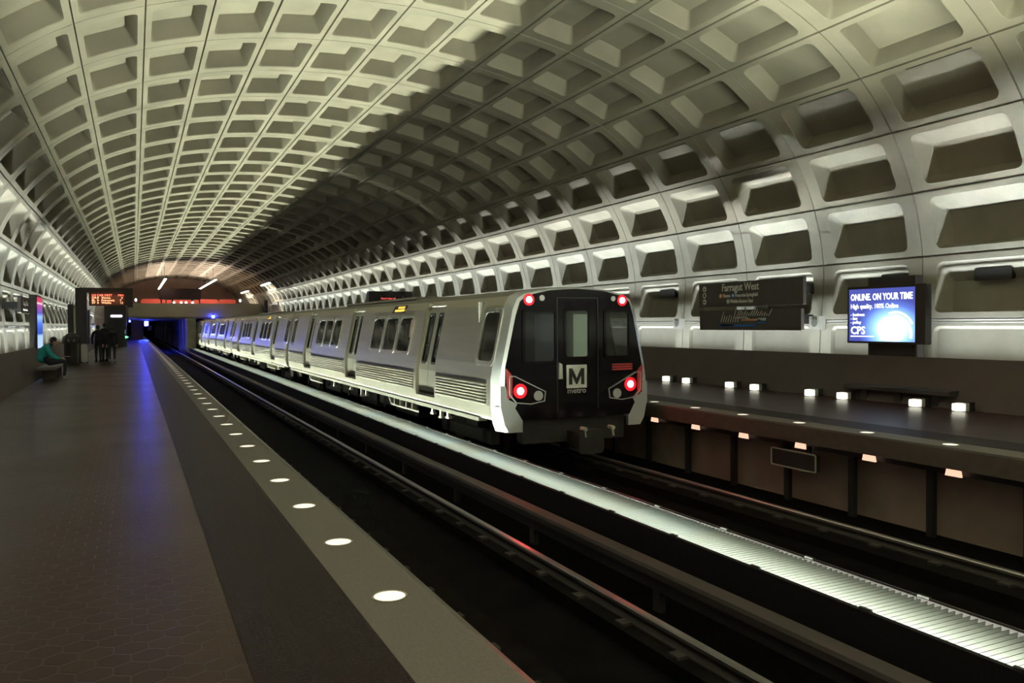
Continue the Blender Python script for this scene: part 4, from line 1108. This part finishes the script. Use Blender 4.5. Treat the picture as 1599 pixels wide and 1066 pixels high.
# seated person (faces +X with head bowed, hands on the knees holding a phone)
t = empty('person', (-2.22, 26.5, 0), 0, 'person in a teal jacket sitting bowed on the bench beside the near parapet', 'person')
SCL = .93
sk = skin_chain('body', [[(-.12, 0, .52, .15), (-.16, 0, .70, .15), (-.13, 0, .88, .165), (-.03, 0, 1.02, .13), (.06, 0, 1.08, .055), (.13, 0, 1.12, .05)],
    [('j', 0), (.02, -.10, .52, .105), (.28, -.12, .56, .085), (.46, -.13, .56, .068), (.46, -.13, .34, .058), (.43, -.13, .10, .042), (.50, -.13, .045, .04), (.60, -.13, .035, .03)],
    [('j', 0), (.02, .10, .52, .105), (.28, .12, .55, .085), (.44, .13, .55, .068), (.45, .13, .34, .058), (.42, .13, .10, .042), (.49, .13, .045, .04), (.59, .13, .035, .03)]], M['navy'], t)
jk = skin_chain('jacket', [[(-.13, 0, .50, .165), (-.17, 0, .68, .175), (-.14, 0, .88, .185), (-.05, 0, 1.03, .14), (.04, 0, 1.08, .075)],
    [('j', 3), (-.03, -.19, .98, .085), (.06, -.23, .78, .068), (.20, -.18, .66, .055), (.33, -.10, .64, .042)],
    [('j', 3), (-.03, .19, .98, .085), (.06, .23, .78, .068), (.20, .18, .66, .055), (.33, .10, .64, .042)]], M['teal'], t)
hd = MB(); ellipsoid(hd, (.17, 0, 1.19), (.098, .078, .125), tilt=0); ellipsoid(hd, (.262, 0, 1.165), (.022, .014, .022), 8, 6)
for s in (-1, 1): ellipsoid(hd, (.16, s*.078, 1.18), (.022, .012, .03), 8, 6); ellipsoid(hd, (.25, s*.03, 1.195), (.012, .014, .008), 8, 6)
ellipsoid(hd, (.252, 0, 1.125), (.014, .024, .007), 8, 6)
hd.build('head', M['skin'], t, 60)
hr = MB(); ellipsoid(hr, (.145, 0, 1.225), (.112, .092, .115)); hr.build('hair', M['hair'], t, 60)
hn = MB(); hand(hn, (.35, -.09, .64), (1, .25, -.1)); hand(hn, (.35, .09, .64), (1, -.25, -.1)); hn.build('hands', M['skin'], t, 60)
so = MB()
for s in (-1, 1): so.rbox(.40, .68, s*.13-.045, s*.13+.045, 0, .055, .015, 'z'); so.rbox(.40, .56, s*.13-.04, s*.13+.04, .05, .10, .015, 'z')
so.build('shoes', M['shoe'], t)
t.scale = (.9, .9, .9)
ph = empty('phone', (-2.22+.45, 26.5, .625), 0, 'pale phone or paper held in the lap of the seated person', 'phone')
MB().rbox(-.05, .10, -.09, .07, 0, .012, .01, 'z').build('cover', M['paper'], ph)
MB().box(-.035, .085, -.075, .055, .012, .014).build('page', M['white'], ph)
# standing people, seen from behind, in dark coats
def stander(loc, h, lb, rz=0, bag=False, spread=.10, shoe=True):
    t = empty('person', loc, rz, lb, 'person'); k = h/1.72
    def q(ps): return [(p[0], p[1]) if p[0] == 'j' else (p[0]*k, p[1]*k, p[2]*k, p[3]*k) for p in ps]
    body = skin_chain('body', [q([(0, 0, .92, .14), (0, 0, 1.10, .13), (0, -.01, 1.30, .15), (0, 0, 1.42, .10), (0, .02, 1.49, .052), (0, .03, 1.55, .05)]),
        q([('j', 0), (-spread, 0, .86, .10), (-spread-.01, .02, .48, .072), (-spread-.01, -.02, .10, .045), (-spread-.01, .06, .045, .04), (-spread-.01, .14, .035, .03)]),
        q([('j', 0), (spread, 0, .86, .10), (spread+.01, .02, .48, .072), (spread+.01, -.02, .10, .045), (spread+.01, .06, .045, .04), (spread+.01, .14, .035, .03)])], M['navy'], t)
    skin_chain('coat', [q([(0, 0, .80, .165), (0, 0, .98, .165), (0, 0, 1.15, .155), (0, -.01, 1.32, .17), (0, 0, 1.43, .12), (0, .01, 1.48, .07)]),
        q([('j', 4), (-.19, 0, 1.38, .075), (-.25, .01, 1.12, .06), (-.24, .08, .90, .048), (-.22, .12, .84, .04)]),
        q([('j', 4), (.19, 0, 1.38, .075), (.25, .01, 1.12, .06), (.24, .08, .90, .048), (.22, .12, .84, .04)])], M['coat'], t)
    hd = MB(); ellipsoid(hd, (0, .03*k, 1.61*k), (.078*k, .098*k, .115*k)); ellipsoid(hd, (0, .125*k, 1.60*k), (.014, .02, .02), 8, 6)
    for s in (-1, 1): ellipsoid(hd, (s*.078*k, .02*k, 1.60*k), (.012, .02, .03), 8, 6); ellipsoid(hd, (s*.03*k, .115*k, 1.63*k), (.012, .01, .008), 8, 6)
    hd.build('head', M['skin'], t, 60)
    hr = MB(); ellipsoid(hr, (0, .005*k, 1.635*k), (.092*k, .104*k, .115*k)); hr.build('hair', M['hair'], t, 60)
    hn = MB(); hand(hn, (-.22*k, .12*k, .83*k), (0, .25, -1)); hand(hn, (.22*k, .12*k, .83*k), (0, .25, -1)); hn.build('hands', M['skin'], t, 60)
    so = MB()
    for s in (-1, 1): so.rbox(s*spread*1.1*k-.045, s*spread*1.1*k+.045, -.09, .17, 0, .06, .015, 'z'); so.rbox(s*spread*1.1*k-.04, s*spread*1.1*k+.04, -.09, .06, .05, .10, .015, 'z')
    so.build('shoes', M['shoe'] if shoe else M['coat'], t)
    return t
stander((-1.38, 38.3, 0), 1.54, 'leftmost of three standing people in dark coats before the lift shaft', .15, shoe=False, spread=.08)
stander((-1.14, 38.9, 0), 1.63, 'middle of three standing people in dark coats, a little taller', -.2, spread=.07, shoe=False)
stander((-.86, 38.3, 0), 1.50, 'rightmost of three standing people in dark coats, wearing pale shoes', .1, spread=.10)
